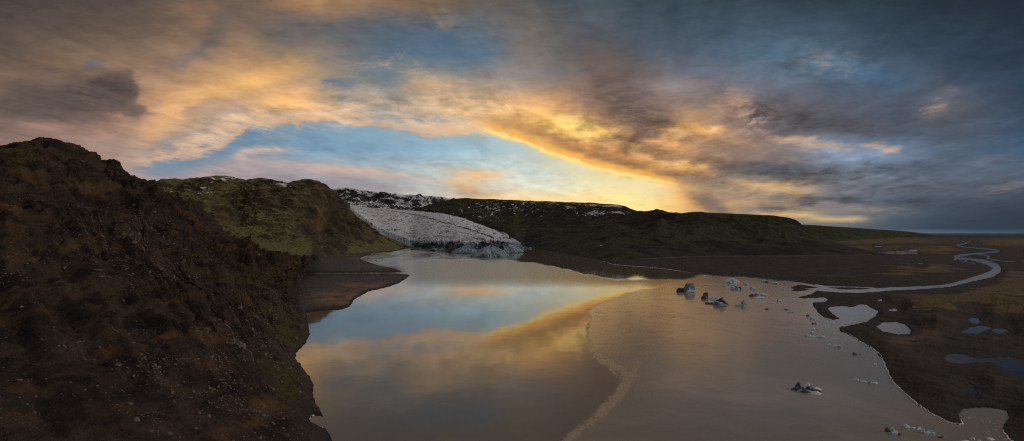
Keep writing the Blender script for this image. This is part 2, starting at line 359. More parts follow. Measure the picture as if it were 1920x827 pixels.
    wq = nt.math('ADD', nt.math('MULTIPLY', wn, .6), nt.math('MULTIPLY', wn2, .4))
    wf = nt.math('MULTIPLY', nt.maprange(nt.math('MULTIPLY_ADD', mw, .12, wq), .50, .66), nt.math('MULTIPLY', mw, .85))
    lum = nt.sep(acc)[0]
    wcol = nt.mix(nt.maprange(U, .25, .6), tuple(s2l((232, 188, 148))), tuple(s2l((190, 158, 138))))
    wcol = nt.mix(nt.math('MULTIPLY', nt.maprange(U, -.15, .05), nt.maprange(U, .4, .15)), wcol, tuple(s2l((255, 214, 120))))
    acc = nt.mix(wf, acc, wcol)
    cf = nt.math('MULTIPLY', nt.maprange(nt.math('MULTIPLY_ADD', mc, .14, nt.math('ADD', nt.math('MULTIPLY', d2c(nt, cl), .55), nt.math('MULTIPLY', wn2, .45))), .52, .64), nt.math('MULTIPLY', mc, .8))
    acc = nt.mix(cf, acc, nt.vmath('MULTIPLY', acc, (.48, .46, .50)))
    # fine cloud texture: brighter and darker wisps
    d1 = nt.noise(fan, 3.6, 9, 0.62, 0.6)
    d2 = nt.noise(nt.mapping(uw, (1.0, 1.8, 1)), 16.0, 7, 0.62, 0.5)
    dd = nt.math('ADD', nt.math('MULTIPLY', nt.math('SUBTRACT', d1, 0.5), 1.0), nt.math('MULTIPLY', nt.math('SUBTRACT', d2, 0.5), 0.7))
    k = nt.math('MULTIPLY_ADD', nt.math('MULTIPLY', dd, nt.maprange(W, 0.0, 0.12, 0.25, 1.0, sm=False)), 1.0, 1.0)
    k = nt.math('MULTIPLY_ADD', nt.math('SUBTRACT', k, 1.0), nt.math('MULTIPLY', mt, 2.1), 1.0)
    acc = nt.vmath('SCALE', acc, scale=k)
    hs = nt.node('ShaderNodeHueSaturation'); hs.inputs['Saturation'].default_value = 0.92; nt.l.new(acc, hs.inputs['Color']); acc = hs.outputs[0]
    # crisp cloud edges: their course over bearing is a float curve, feathered by fine noise
    def edge_curve(pts, feather):
        fc = nt.node('ShaderNodeFloatCurve'); c = fc.mapping.curves[0]; p = [(max(0., min(1., (a + 80.) / 2080.)), b / 500.) for a, b in pts]
        c.points[0].location = (0, p[0][1]); c.points[1].location = (1, p[-1][1])
        for a, b in p: c.points.new(a, b)
        fc.mapping.update()
        w_ = nt.math('ADD', nt.math('MULTIPLY', nt.math('SUBTRACT', nt.noise(fan, 5.0, 10, .68, .5), .5), feather), nt.math('MULTIPLY', nt.math('SUBTRACT', nt.noise(uw, 22.0, 6, .65, .3), .5), feather))
        u_ = nt.math('DIVIDE', nt.math('MULTIPLY_ADD', U, 960.0, 1040.0), 2080.0, clamp=True)
        nt.l.new(u_, fc.inputs['Value'])
        return nt.math('ADD', nt.math('SUBTRACT', nt.math('MULTIPLY_ADD', W, -960.0, YH), nt.math('MULTIPLY', fc.outputs[0], 500.0)), w_)
    def gauss(v, mu, sg):
        q_ = nt.math('DIVIDE', nt.math('SUBTRACT', v, mu), sg)
        return nt.math('EXPONENT', nt.math('MULTIPLY', nt.math('MULTIPLY', q_, q_), -1.0))
    def span(a, b, fa, fb):
        return nt.math('MULTIPLY', nt.maprange(U, (a - fa - 960) / 960, (a - 960) / 960), nt.maprange(U, (b + fb - 960) / 960, (b - 960) / 960))
    e1 = edge_curve([(-80,180),(860,236),(905,246),(940,256),(985,270),(1030,288),(1075,303),(1120,318),(1160,328),(1200,336),(1240,343),(1290,352),(2000,400)], 17.0)
    s1 = span(925, 1210, 30, 90)
    below = nt.math('MULTIPLY', nt.math('MULTIPLY', nt.maprange(e1, 0.0, 5.0), nt.maprange(e1, 52.0, 14.0)), s1)
    clr = nt.mix(nt.maprange(U, -.05, .22), tuple(s2l((168, 196, 206))), tuple(s2l((240, 226, 176))))
    acc = nt.mix(nt.math('MULTIPLY', below, .8), acc, clr)
    acc = nt.mix(nt.math('MULTIPLY', nt.math('MULTIPLY', gauss(e1, -26, 13), s1), .55), acc, tuple(s2l((176, 124, 74))))
    acc = nt.mix(nt.math('MULTIPLY', nt.math('MULTIPLY', gauss(e1, -11, 7), s1), .8), acc, tuple(s2l((250, 178, 72))))
    acc = nt.mix(nt.math('MULTIPLY', nt.math('MULTIPLY', gauss(e1, -2.5, 4), s1), .95), acc, tuple(s2l((255, 226, 140))))
    e2 = edge_curve([(-80,330),(230,312),(260,306),(330,298),(390,287),(430,268),(455,250),(480,237),(520,232),(600,227),(660,234),(700,238),(740,241),(800,251),(860,254),(900,248),(2000,240)], 44.0)
    s2 = span(300, 890, 60, 40)
    below = nt.math('MULTIPLY', nt.math('MULTIPLY', nt.maprange(e2, 0.0, 7.0), nt.maprange(e2, 46.0, 14.0)), s2)
    clr = nt.mix(nt.maprange(U, -.6, -.1), tuple(s2l((108, 138, 158))), tuple(s2l((146, 178, 194))))
    acc = nt.mix(nt.math('MULTIPLY', below, .6), acc, clr)
    acc = nt.mix(nt.math('MULTIPLY', nt.math('MULTIPLY', gauss(e2, -7, 8), s2), .6), acc, tuple(s2l((226, 182, 140))))
    # a little of the physical sky underneath
    sky = nt.node('ShaderNodeTexSky', sky_type='NISHITA'); sky.sun_disc = False
    sky.sun_elevation = sun_el; sky.sun_rotation = sun_az; sky.altitude = 150
    ns = nt.vmath('SCALE', sky.outputs[0], scale=0.02)
    ns = nt.vmath('MINIMUM', ns, (0.6, 0.6, 0.6))
    tot = nt.vmath('ADD', nt.vmath('SCALE', acc, scale=10.0 * SKYGAIN), ns)
    nt.l.new(tot, bg.inputs[0]); bg.inputs[1].default_value = 0.1
    w.cycles.sampling_method = 'MANUAL'; w.cycles.sample_map_resolution = 512

SKYGAIN = 1.0
SUN_EL, SUN_AZ = math.radians(18), math.radians(90)     # azimuth clockwise from +Y (the view direction)
build_world(SUN_EL, SUN_AZ)
sun = bpy.data.lights.new('sun', 'SUN'); suno = bpy.data.objects.new('sun', sun); COL.objects.link(suno)
sun.energy = 1.1; sun.angle = math.radians(10); sun.color = (1.0, 0.84, 0.66)
sd = Vector((math.sin(SUN_AZ) * math.cos(SUN_EL), math.cos(SUN_AZ) * math.cos(SUN_EL), math.sin(SUN_EL)))
suno.rotation_euler = sd.to_track_quat('Z', 'Y').to_euler(); suno.location = (0, 0, 300)

# ------------------------------------------------------------------ water outlines on the ground plane
LAKE = [(720,1500),(668,1000),(646,900),(628,840),(620,822),(612,806),(604,801),(592,799),(583,793),(580,785),(586,779),(600,780),(606,782),(598,768),(589,752),(586,738),(587,718),(574,700),(562,684),(553,670),(558,658),(570,646),(580,628),(577,607),(569,592),(573,586),(600,583),(638,581),(656,575),(664,562),(690,547),(720,540),(748,531),(764,520),(770,514),(756,510),(736,503),(712,498),(690,492),(674,485),(684,480),(702,479),(692,476),(700,474),(730,473),(752,469),(768,464),(800,458),(960,458),(990,466),(1020,470),(1050,476),(1085,481),(1122,487),(1135,492),(1150,496),(1185,499),(1230,502),(1275,508),(1310,514),(1345,518),(1390,519),(1420,522),(1450,526),(1485,528),(1505,530),(1520,533),(1545,536),(1545,542),(1530,546),(1521,552),(1498,557),(1500,559),(1546,558),(1553,562),(1545,566),(1523,568),(1527,578),(1534,588),(1546,595),(1562,600),(1576,597),(1566,592),(1557,584),(1552,578),(1562,575),(1583,574),(1600,576),(1612,571),(1626,572),(1632,577),(1647,583),(1641,593),(1626,603),(1600,609),(1572,614),(1576,620),(1600,632),(1640,656),(1655,676),(1664,692),(1672,712),(1686,728),(1704,744),(1730,765),(1752,779),(1775,791),(1798,797),(1806,795),(1795,776),(1808,766),(1850,763),(1888,770),(1893,783),(1882,798),(1884,812),(1905,834),(1950,900),(2020,1000),(2400,1500)]
ISLES = [[(1482,540),(1490,536),(1500,534),(1518,536),(1534,539),(1520,540.5),(1506,541),(1521,543),(1512,544.5),(1497,546),(1483,545.5),(1490,542)],
         [(1558,541.5),(1580,540),(1604,541),(1622,540.5),(1604,543.5),(1580,543.5)]]
PONDS = [[(1642,612),(1655,605),(1680,604),(1698,609),(1709,620),(1706,627),(1685,627),(1655,622)],
         [(1667,580),(1678,579),(1685,581),(1678,584),(1668,583)],
         [(1644,562),(1652,561),(1658,564),(1647,565)],
         [(1814,599),(1824,595),(1836,598),(1841,603),(1833,607),(1820,605)],
         [(1804,621),(1816,615),(1834,611),(1852,612),(1860,616),(1845,621),(1835,625),(1812,625)],
         [(1859,620),(1868,616),(1884,617),(1893,622),(1872,625)],
         [(1769,673),(1776,666),(1790,663),(1808,664),(1830,672),(1856,672),(1875,669),(1905,672),(1940,676),(2000,690),(1960,712),(1915,708),(1890,700),(1876,684),(1858,679),(1830,680),(1805,683),(1782,680)],
         [(1814,718),(1824,721),(1833,734),(1829,742),(1819,735)],
         [(1807,488.5),(1812,487.5),(1814,489),(1809,489.8)]]
RIVERS = [[(1538,541,5),(1575,545.5,3.2),(1610,546,3.2),(1645,544,3.2),(1680,541,3.2),(1725,539.5,2.8),(1765,537,2.6),(1790,533,3.2),(1815,526,3.6),(1838,520,4.6),(1858,514,6),(1870,506,7),(1868,500,6),(1856,494,4.6),(1842,490,3.6),(1828,487.5,2.4),(1812,485.5,1.5),(1797,485,1.6)],
          [(1791,487,1.8),(1792,482,3.2),(1802,479,2.4),(1820,476.5,1.6),(1845,474.5,1.3),(1868,472,1.7),(1873,470.5,1.6),(1862,468,1.3),(1835,465.5,.9),(1808,463,.7),(1794,461,.8),(1796,459,1.3),(1808,457.5,1),(1813,455.5,.9),(1806,453,.9),(1804,450.5,.8)],
          [(1832,477,.8),(1848,478.5,.9),(1855,481,1.6),(1850,484,1.4),(1862,487,.9),(1885,490,.6),(1905,491,.5)],
          [(1530,534.5,1.5),(1545,537,1.4),(1580,538,.8),(1612,538.5,.7),(1640,541,1.4)],
          [(476,486,.8),(500,491,1.2),(524,499,1.0),(540,507,1.5),(560,511.5,1.7),(600,513.5,1.7),(640,512.8,1.7),(700,512.5,1.8),(745,512,1.8),(775,513,2)],
          [(1812,454,.7),(1819,452.5,.8),(1822,454,.5)],[(1790,445,.35),(1802,444.2,.4),(1812,443.4,.35)],[(1806,446,.35),(1818,443,.4),(1828,442.6,.3)],[(1820,457,.5),(1828,458,.5),(1838,457.6,.3)],[(1804,483,.5),(1822,481.5,.4)],[(1830,495,.6),(1812,491,.5),(1800,488,.6)],[(1640,462,.5),(1652,462.4,.7)],[(1722,494,.9),(1730,494.4,.9)]]

def poly_sdf(P, poly):
    """signed distance in pixels, positive inside"""
    poly = np.array(poly, float); d = np.full(len(P), 1e9); inside = np.zeros(len(P), bool)
    for a, b in zip(poly, np.roll(poly, -1, 0)):
        e = b - a; w = P - a
        t = np.clip((w @ e) / max(e @ e, 1e-9), 0, 1)
        d = np.minimum(d, np.hypot(w[:, 0] - t * e[0], w[:, 1] - t * e[1]))
        c = (a[1] > P[:, 1]) != (b[1] > P[:, 1])
        if e[1] != 0:
            inside ^= c & (P[:, 0] < e[0] * (P[:, 1] - a[1]) / e[1] + a[0])
    return np.where(inside, d, -d)

def line_sdf(P, pts):
    pts = np.array(pts, float); best = np.full(len(P), -1e9)
    for a, b in zip(pts[:-1], pts[1:]):
        e = (b - a)[:2]; w = P - a[:2]
        t = np.clip((w @ e) / max(e @ e, 1e-9), 0, 1)
        r = a[2] + t * (b[2] - a[2])
        best = np.maximum(best, r - np.hypot(w[:, 0] - t * e[0], w[:, 1] - t * e[1]))
    return best

def wobble(P):
    q = np.stack([P[:, 0] / 9.0, P[:, 1] / 5.0, np.zeros(len(P))], -1)
    return P + np.stack([fbm(q, 3), fbm(q + 50, 3)], -1) * np.array([3.2, 1.6]) * np.clip((P[:, 1:2] - 440) / 160, 0.1, 1.2)

def land_sdf(P0):
    P = wobble(P0)
    w = poly_sdf(P, LAKE)
    for s in ISLES: w = np.minimum(w, -poly_sdf(P, s))
    for s in PONDS: w = np.maximum(w, poly_sdf(P, s))
    for s in RIVERS: w = np.maximum(w, line_sdf(P, s))
    return -w

def blob(P, x, y, rx, ry):
    return np.exp(-(((P[:, 0] - x) / rx) ** 2 + ((P[:, 1] - y) / ry) ** 2))

def ground_height(P, sd=None):
    """height of the flat land at the ground positions seen at pixels P (also returns the shore distance)"""
    if sd is None: sd = land_sdf(P)
    X, Y = ground_pt(P[:, 0], P[:, 1])
    dm = sd * Y / F                                  # metres from the shore, roughly
    base = np.clip(np.where(dm < 0, dm * .5, dm * 0.14), -2.5, 1.3)
    q = np.stack([X, Y, np.zeros_like(X)], -1)
    # moraine mounds in the east and the outwash plain beyond
    mo = smooth(P[:, 0], 1560, 1720) * smooth(P[:, 1], 505, 560)
    n = fbm(q / 95.0, 5) * 0.5 + 0.5
    r = ridged(q / 42.0 + 9, 5) * 0.5 + 0.5
    hills = mo * (n * 7 + r * 3.2) * (1 - .55 * smooth(P[:, 1], 600, 700)) * smooth(dm, 0, 34)
    terrace = smooth(P[:, 1], 527, 500) * smooth(P[:, 0], 1100, 1250) * smooth(dm, 5, 130) * (2.5 + 1.5 * fbm(q / 140.0, 4))
    rough = fbm(q / 12.0, 4) * 0.35 * smooth(dm, 0, 8) * (0.4 + mo)
    fine = ridged(q * np.array([1 / 16., 1 / 16., 1]) + .4 * fbm(q / 30., 2)[:, None], 5, .62) * 1.1 * (.4 + .6 * smooth(fbm(q / 70. + 5, 3), -.2, .3)) + ridged(q / 7., 3) * .28 * smooth(dm, 1, 8) * mo * smooth(dm, 1, 10) * mo
    west = smooth(P[:, 0], 800, 700)
    chan = west * ridged(q / 55.0 + 3, 4) * 0.30 * smooth(dm, 2, 14)
    z = base + np.where(sd > 0, hills + terrace + rough + fine + chan, 0)
    far = smooth(P[:, 1], 447, 441.5)
    return z, sd, X, Y, mo

# columns: dense inside the frame, sparse outside it; rows: dense near the horizon
gx = np.concatenate([np.linspace(-2400, -120, 20), np.arange(-60, 470, 26), np.arange(470, 800, 2.2), np.arange(800, 1090, 9), np.arange(1090, 1480, 3.2), np.arange(1480, 1932, 1.55), np.linspace(1945, 4200, 30)])
gy = np.concatenate([np.arange(439.6, 470, 0.42), np.arange(470, 560, 0.7), np.arange(560, 830, 1.5), np.linspace(834, 1800, 60)])
GX, GY = np.meshgrid(gx, gy)
P = np.stack([GX.ravel(), GY.ravel()], -1)
gz, gsd, X, Y, gmo = ground_height(P)
moss = np.zeros(len(P))
for bx, by, brx, bry, a in [(1780,560,150,26,1.0),(1880,540,90,30,.9),(1700,640,70,20,.5),(1730,585,60,20,.7),(1600,552,60,5,.8),(1570,568,40,6,.7),(1900,600,90,30,.6),(1760,650,50,20,.4),(1740,700,40,30,.5),(1850,650,60,14,.35),
                            (1640,452,160,7,.9),(1740,505,70,9,.8),(1620,466,90,6,.7),(1760,468,60,7,.9),(1900,455,90,8,.9),(1560,520,60,5,.35),(1780,474,50,5,.6),(1900,500,40,14,.5),(1690,516,60,6,.6),(600,495,60,10,.2),(560,500,30,14,.5),(620,480,60,3,.7),(660,474,60,4,.8)]:
    moss = np.maximum(moss, a * blob(P, bx, by, brx, bry))
dmet = gsd * Y / F
moss *= smooth(dmet, 6, 22)

# ---------------- materials of the land
def mat_ground():
    m, nt, bs = new_mat('moraine_ground')
    co = objco(nt)
    soil_n = nt.noise(co, 0.03, 8, 0.62); fine = nt.noise(co, 0.4, 6, 0.65)
    pat = nt.noise(nt.mapping(co, (1, 1, 1)), 0.011, 7, 0.6, 0.8)
    soil = nt.mix(nt.maprange(soil_n, .35, .7), (0.018, 0.013, 0.011), (0.044, 0.031, 0.024))
    soil = nt.mix(nt.maprange(nt.attr('west'), 0, 1), soil, nt.mix(soil_n, (0.040, 0.035, 0.032), (0.088, 0.077, 0.068)))
    soil = nt.mix(nt.math('MULTIPLY', nt.maprange(nt.attr('rust'), 0, 1), nt.maprange(soil_n, .35, .6)), soil, (0.22, 0.13, 0.08))
    mossc = nt.mix(nt.maprange(fine, .3, .7), (0.042, 0.027, 0.007), (0.15, 0.10, 0.024))
    mossc = nt.mix(nt.maprange(nt.noise(co, 0.006, 4), .45, .65), mossc, (0.12, 0.085, 0.045))
    f = nt.math('MULTIPLY_ADD', nt.math('SUBTRACT', pat, 0.5), 2.6, nt.attr('moss'))
    f = nt.maprange(nt.math('ADD', f, nt.math('MULTIPLY', nt.math('SUBTRACT', fine, .5), .8)), 0.28, 0.62)
    f = nt.math('MULTIPLY', f, nt.maprange(nt.attr('moss'), 0.02, 0.2))
    c = nt.mix(f, soil, mossc)
    wet = nt.maprange(nt.attr('shore'), 0.0, 5.0)
    c = nt.mix(nt.math('SUBTRACT', 1.0, wet), c, (0.022, 0.018, 0.016))
    peb = nt.voronoi(co, 0.9); stones = nt.maprange(peb.outputs['Distance'], .28, .05)
    stones = nt.math('MULTIPLY', stones, nt.maprange(nt.sep(peb.outputs['Color'])[0], .75, .9))
    c = nt.mix(nt.math('MULTIPLY', stones, .35), c, (0.22, 0.19, 0.17))
    nt.l.new(c, bs.inputs['Base Color']); bs.inputs['Roughness'].default_value = 0.92
    bs.inputs['Specular IOR Level'].default_value = 0.2
    hb = nt.math('ADD', nt.math('MULTIPLY', soil_n, 5.0), nt.math('MULTIPLY', fine, 0.8))
    nt.l.new(nt.bump(hb, .8, 1.0), bs.inputs['Normal'])
    return m

gv = np.stack([X, Y, gz], -1)
ground = mesh_obj('ground', gv, grid_faces(len(gy), len(gx)), mat_ground())
set_attr(ground, 'moss', moss); set_attr(ground, 'shore', dmet)
set_attr(ground, 'west', smooth(P[:, 0], 900, 800))
set_attr(ground, 'rust', np.maximum.reduce([blob(P, 640, 560, 60, 16), blob(P, 690, 538, 60, 7), blob(P, 700, 500, 30, 4) * .6, blob(P, 1700, 640, 60, 24) * .5, blob(P, 690, 486, 30, 3), blob(P, 1720, 560, 60, 8) * .3]))
tag(ground, kind='structure')

# ------------------------------------------------------------------ water
def mat_water(name, body, body2, lake=True):
    m, nt, bs = new_mat(name)
    co = objco(nt)
    if lake:
        mud = nt.maprange(nt.attr('mud'), 0, 1)
        big = nt.noise(nt.mapping(co, (1, 1, 1)), 0.012, 6, .6, 1.2)
        c = nt.mix(mud, body, body2)
        c = nt.mix(nt.math('MULTIPLY', mud, nt.maprange(big, .45, .75)), c, (body2[0] * 1.35, body2[1] * 1.3, body2[2] * 1.25))
        # floating sediment froth along the current line and in loose flecks
        fl = nt.noise(co, 0.45, 8, .75, 2.2); fl2 = nt.noise(co, 0.03, 4, .6, 1.0)
        st = nt.attr('streak')
        froth = nt.math('MULTIPLY', nt.maprange(st, 0.05, 1.0, sm=False), nt.maprange(fl, .34, .64, .12, .9))
        froth = nt.math('MULTIPLY', froth, nt.maprange(nt.noise(co, .09, 5, .65, .8), .36, .60, .08, .9))
        fine = nt.math('MULTIPLY', nt.math('MULTIPLY', nt.attr('fleck'), nt.maprange(fl2, .54, .66)), nt.maprange(fl, .55, .64))
        froth = nt.math('ADD', froth, nt.math('MULTIPLY', fine, .8), clamp=True)
        c = nt.mix(froth, c, (0.40, 0.31, 0.225))
        c = nt.mix(nt.attr('clear'), c, (.02, .02, .018))
        pale = nt.math('MULTIPLY', nt.attr('pale'), nt.maprange(nt.noise(nt.mapping(co, (1, .25, 1)), .012, 6, .6, .8), .25, .55))
        c = nt.mix(pale, c, (0.33, 0.31, 0.28)); mud = nt.math('MAXIMUM', mud, nt.math('MULTIPLY', pale, 1.3))
        rg = nt.math('ADD', nt.math('MULTIPLY', nt.math('MULTIPLY', mud, 0.11), nt.math('SUBTRACT', 1.0, nt.attr('clear'))), 0.035)
        rg = nt.math('ADD', rg, nt.math('MULTIPLY', nt.attr('breeze'), .24))
        rg = nt.math('ADD', rg, nt.math('MULTIPLY', froth, .5), clamp=True)
        nt.l.new(rg, bs.inputs['Roughness'])
        w1 = nt.noise(nt.mapping(co, (1, .55, 1)), 0.9, 4, .6); w2 = nt.noise(co, .06, 3, .5)
        hgt = nt.math('ADD', nt.math('MULTIPLY', nt.math('MULTIPLY', w1, 0.016), nt.math('ADD', nt.math('MULTIPLY', mud, 1.0), .12)), nt.math('MULTIPLY', w2, nt.math('MULTIPLY_ADD', mud, .12, .03)))
        hgt = nt.math('ADD', hgt, nt.math('MULTIPLY', froth, .12))
        nt.l.new(nt.bump(hgt, 1.0, 1.0), bs.inputs['Normal'])
    else:
        c = None; bs.inputs['Base Color'].default_value = (*body, 1); bs.inputs['Roughness'].default_value = .25
    if c is not None: nt.l.new(c, bs.inputs['Base Color'])
    bs.inputs['IOR'].default_value = 1.45
    if lake: nt.l.new(nt.math('MULTIPLY_ADD', nt.attr('clear'), -.42, .5), bs.inputs['Specular IOR Level'])  # clear ponds also reflect less: vignette-like dimming put into the material
    return m

wx = np.concatenate([np.linspace(-2600, 380, 14), np.arange(400, 1040, 12), np.arange(1040, 1320, 1.6), np.arange(1320, 1925, 6), np.linspace(1940, 4400, 10)])
wy = np.concatenate([np.arange(445, 500, 2.0), np.arange(500, 830, 1.8), np.linspace(834, 1800, 24)])
WX, WY = np.meshgrid(wx, wy); PW = np.stack([WX.ravel(), WY.ravel()], -1)
xw, yw = ground_pt(PW[:, 0], PW[:, 1])
lake = mesh_obj('lake', np.stack([xw, yw, np.zeros_like(xw)], -1), grid_faces(len(wy), len(wx)), mat_water('glacial_water', (0.135, 0.108, 0.076), (0.225, 0.182, 0.130)))
FRONT = [(1312,514),(1300,521),(1270,530),(1235,538),(1200,545),(1160,556),(1130,568),(1110,577),(1106,590),(1107,605),(1101,618),(1102,640),(1110,656),(1125,672),(1145,684),(1163,695),(1168,706),(1160,725),(1140,752),(1110,785),(1065,822),(1040,842),(980,900),(900,1000)]
q = np.stack([PW[:, 0] / 22, PW[:, 1] / 12, np.zeros(len(PW))], -1)
PWw = PW + np.stack([fbm(q, 4), fbm(q + 30, 4)], -1) * np.array([9, 4])
side = poly_sdf(PWw, FRONT + [(3000, 1200), (3000, 500), (1400, 500)])
set_attr(lake, 'mud', np.maximum(smooth(side, -2.5, 2.0) * .8 + .2 * smooth(side + 22 * fbm(q * .5 + 3, 4), -34, 14), 0.25 * smooth(PW[:, 1], 560, 700)))
st1 = line_sdf(PWw, [(1312,514,1.5),(1270,530,1.2),(1200,545,1.3),(1130,568,1.6),(1108,579,2.4),(1105,605,4),(1101,618,5),(1103,640,6),(1118,664,8),(1142,683,10),(1165,700,13)])
st2 = line_sdf(PWw, [(1199,680,4),(1191,694,8),(1180,712,11),(1158,742,12),(1128,772,11),(1090,803,9),(1050,834,9),(980,890,10)])
yb = np.interp(PW[:, 0], [760, 780, 880, 950, 1000, 1050, 1110, 1150], [489, 488, 486, 487, 493, 502, 517, 524])
set_attr(lake, 'breeze', smooth(PWw[:, 1] - yb, -1.5, 2.5) * smooth(PWw[:, 1], 548, 518) * smooth(PW[:, 0], 740, 790) * smooth(side, 2, -6))
set_attr(lake, 'pale', np.maximum(smooth(PWw[:, 1], 492, 484) * smooth(PW[:, 0], 985, 930) * .8, smooth(PWw[:, 1], 508, 494) * smooth(PW[:, 0], 800, 745)))
set_attr(lake, 'streak', np.clip(np.maximum(smooth(st1, -1.0, 5) * .55, smooth(st2, -3, 10) * 1.0), 0, 1))
set_attr(lake, 'clear', smooth(PW[:, 0], 1745, 1765) * smooth(PW[:, 1], 560, 580) * smooth(PW[:, 1], 750, 740))
set_attr(lake, 'fleck', smooth(side, 2, 12) * smooth(PW[:, 1], 700, 600) * smooth(PW[:, 0], 1650, 1400))
tag(lake, kind='structure')
ys_ = [439.9, 439.0, 438.2, 437.6, 437.1, 436.8]; xs_ = np.linspace(-3000, 4800, 12)
SX, SY = np.meshgrid(xs_, ys_); sx, sy = ground_pt(SX.ravel(), SY.ravel())
sea = mesh_obj('sea', np.stack([sx, sy, np.zeros_like(sx)], -1), grid_faces(len(ys_), len(xs_)), mat_water('sea_water', (0.03, 0.045, 0.05), None, lake=False))
tag(sea, kind='structure')

# ------------------------------------------------------------------ hills
def mat_hill(name, rock, rock2, mosslo, mosshi, moss_amt=0.5, snow=None, rust=None, scale=1.0, steep=(0.55, 0.85), bump=1.0, scree=None, gulcol=None):
    m, nt, bs = new_mat(name)
    co = objco(nt)
    geo = nt.node('ShaderNodeNewGeometry')
    nz = nt.sep(geo.outputs['Normal'])[2]
    n_big = nt.noise(co, 0.006 * scale, 6, .6, .5); n_mid = nt.noise(co, 0.035 * scale, 8, .65, .4); n_fine = nt.noise(co, .3 * scale, 6, .7)
    strat = nt.noise(nt.mapping(co, (1, 1, 6)), 0.02 * scale, 6, .65, .6)
    r = nt.mix(nt.maprange(n_mid, .35, .65), rock, rock2)
    r = nt.mix(nt.math('MULTIPLY', nt.maprange(strat, .5, .62), .5), r, tuple(v * .4 for v in rock))
    if rust:
        r = nt.mix(nt.math('MULTIPLY', nt.maprange(nt.noise(co, 0.012 * scale, 7, .6, 1.0), .52, .66), nt.maprange(n_mid, .4, .6)), r, rust)
    if gulcol:
        r = nt.mix(nt.math('MULTIPLY', nt.maprange(nt.math('ADD', nt.attr('gully'), nt.math('MULTIPLY', nt.math('SUBTRACT', n_mid, .5), 1.2)), .45, .75), .8), r, gulcol)
    mo = nt.mix(nt.maprange(n_fine, .3, .7), mosslo, mosshi)
    f = nt.math('ADD', nt.maprange(nz, steep[0], steep[1]), nt.math('MULTIPLY', nt.math('SUBTRACT', n_mid, .5), 2.4))
    f = nt.math('ADD', f, nt.math('MULTIPLY', nt.math('SUBTRACT', n_big, .5), 1.6))
    f = nt.math('ADD', f, nt.attr('moss'))
    f = nt.maprange(f, 1.25 - moss_amt, 1.75 - moss_amt)
    c = nt.mix(f, r, mo)
    if scree:
        pb = nt.voronoi(co, .45 * scale); pb2 = nt.voronoi(co, 1.1 * scale)
        st = nt.math('MULTIPLY', nt.maprange(pb.outputs['Distance'], .42, .18), nt.maprange(nt.sep(pb.outputs['Color'])[0], .55, .8))
        st2 = nt.math('MULTIPLY', nt.maprange(pb2.outputs['Distance'], .42, .18), nt.maprange(nt.sep(pb2.outputs['Color'])[0], .6, .8))
        sm = nt.math('MULTIPLY', nt.math('MAXIMUM', st, st2), nt.math('MULTIPLY', nt.maprange(nt.noise(co, .02, 5, .6), .45, .62), .8))
        c = nt.mix(sm, c, scree)
    if snow:
        sn = nt.noise(nt.mapping(co, snow.get('map', (1, 1, 1))), snow['scale'], 7, .62, snow.get('dist', .3))
        sf = nt.math('ADD', nt.attr('snow'), nt.math('MULTIPLY', nt.math('SUBTRACT', sn, .5), snow.get('amp', 2.5)))
        if 'flat' in snow:
            sf = nt.math('ADD', sf, nt.math('MULTIPLY', nt.math('SUBTRACT', nz, .7), snow['flat']))
        sf = nt.maprange(sf, .8, .92)
        sf = nt.math('MULTIPLY', sf, nt.maprange(nt.attr('snow'), .05, .15))
        c = nt.mix(sf, c, snow.get('col', (.62, .60, .64)))
    nt.l.new(c, bs.inputs['Base Color']); bs.inputs['Roughness'].default_value = .95
    bs.inputs['Specular IOR Level'].default_value = .15
    hb = nt.math('ADD', nt.math('MULTIPLY', n_mid, 10.0 / scale), nt.math('MULTIPLY', n_fine, 2.6 / scale))
    if scree: hb = nt.math('ADD', hb, nt.math('MULTIPLY', nt.math('MAXIMUM', st, nt.math('MULTIPLY', st2, .5)), .9))
    nt.l.new(nt.bump(hb, .75 * bump, 1.0), bs.inputs['Normal'])
    return m

def catmull(pts, n, res=None):
    """resample control polyline (k,dim) smoothly to n points (monotone-ish linear/cubic blend)"""
    pts = np.array(pts, float); k = len(pts)
    t = np.linspace(0, k - 1, n) if res is None else res
    i = np.clip(np.floor(t).astype(int), 0, k - 2); f = (t - i)[:, None]
    p0 = pts[np.clip(i - 1, 0, k - 1)]; p1 = pts[i]; p2 = pts[i + 1]; p3 = pts[np.clip(i + 2, 0, k - 1)]
    return 0.5 * ((2 * p1) + (-p0 + p2) * f + (2 * p0 - 5 * p1 + 4 * p2 - p3) * f ** 2 + (-p0 + 3 * p1 - 3 * p2 + p3) * f ** 3)

def loft_columns(px, rows, counts):
    """rows: list of (py array, depth array) from foot to crest; returns V (nr, nc, 3) and s in 0..len-1"""
    out, S = [], []
    for k in range(len(rows) - 1):
        (ya, da), (yb, db) = rows[k], rows[k + 1]
        n = counts[k]
        A = ray_pt(px, ya, da); B = ray_pt(px, yb, db)
        last = k == len(rows) - 2
        for j in range(n + (1 if last else 0)):
            t = j / n
            out.append(A + (B - A) * t); S.append(np.full(len(px), k + t))
            if k == 0 and j == 0:
                sk = out[0].copy(); sk[:, 2] = np.minimum(sk[:, 2] - 25, -3); out.insert(0, sk); S.append(np.full(len(px), 0.0))
    return np.array(out), np.array(S)

def ip(x, pts):
    p = np.array(pts, float); return np.interp(x, p[:, 0], p[:, 1])

def finish(V, amp_fn):
    """displace a lofted sheet with fractal relief along its own normal"""
    du = np.gradient(V, axis=1); dv = np.gradient(V, axis=0)
    n = np.cross(du, dv); n /= np.maximum(np.linalg.norm(n, axis=-1, keepdims=True), 1e-9)
    n *= np.where(n[..., 2:3] < 0, -1, 1)
    return V + n * amp_fn(V)[..., None]

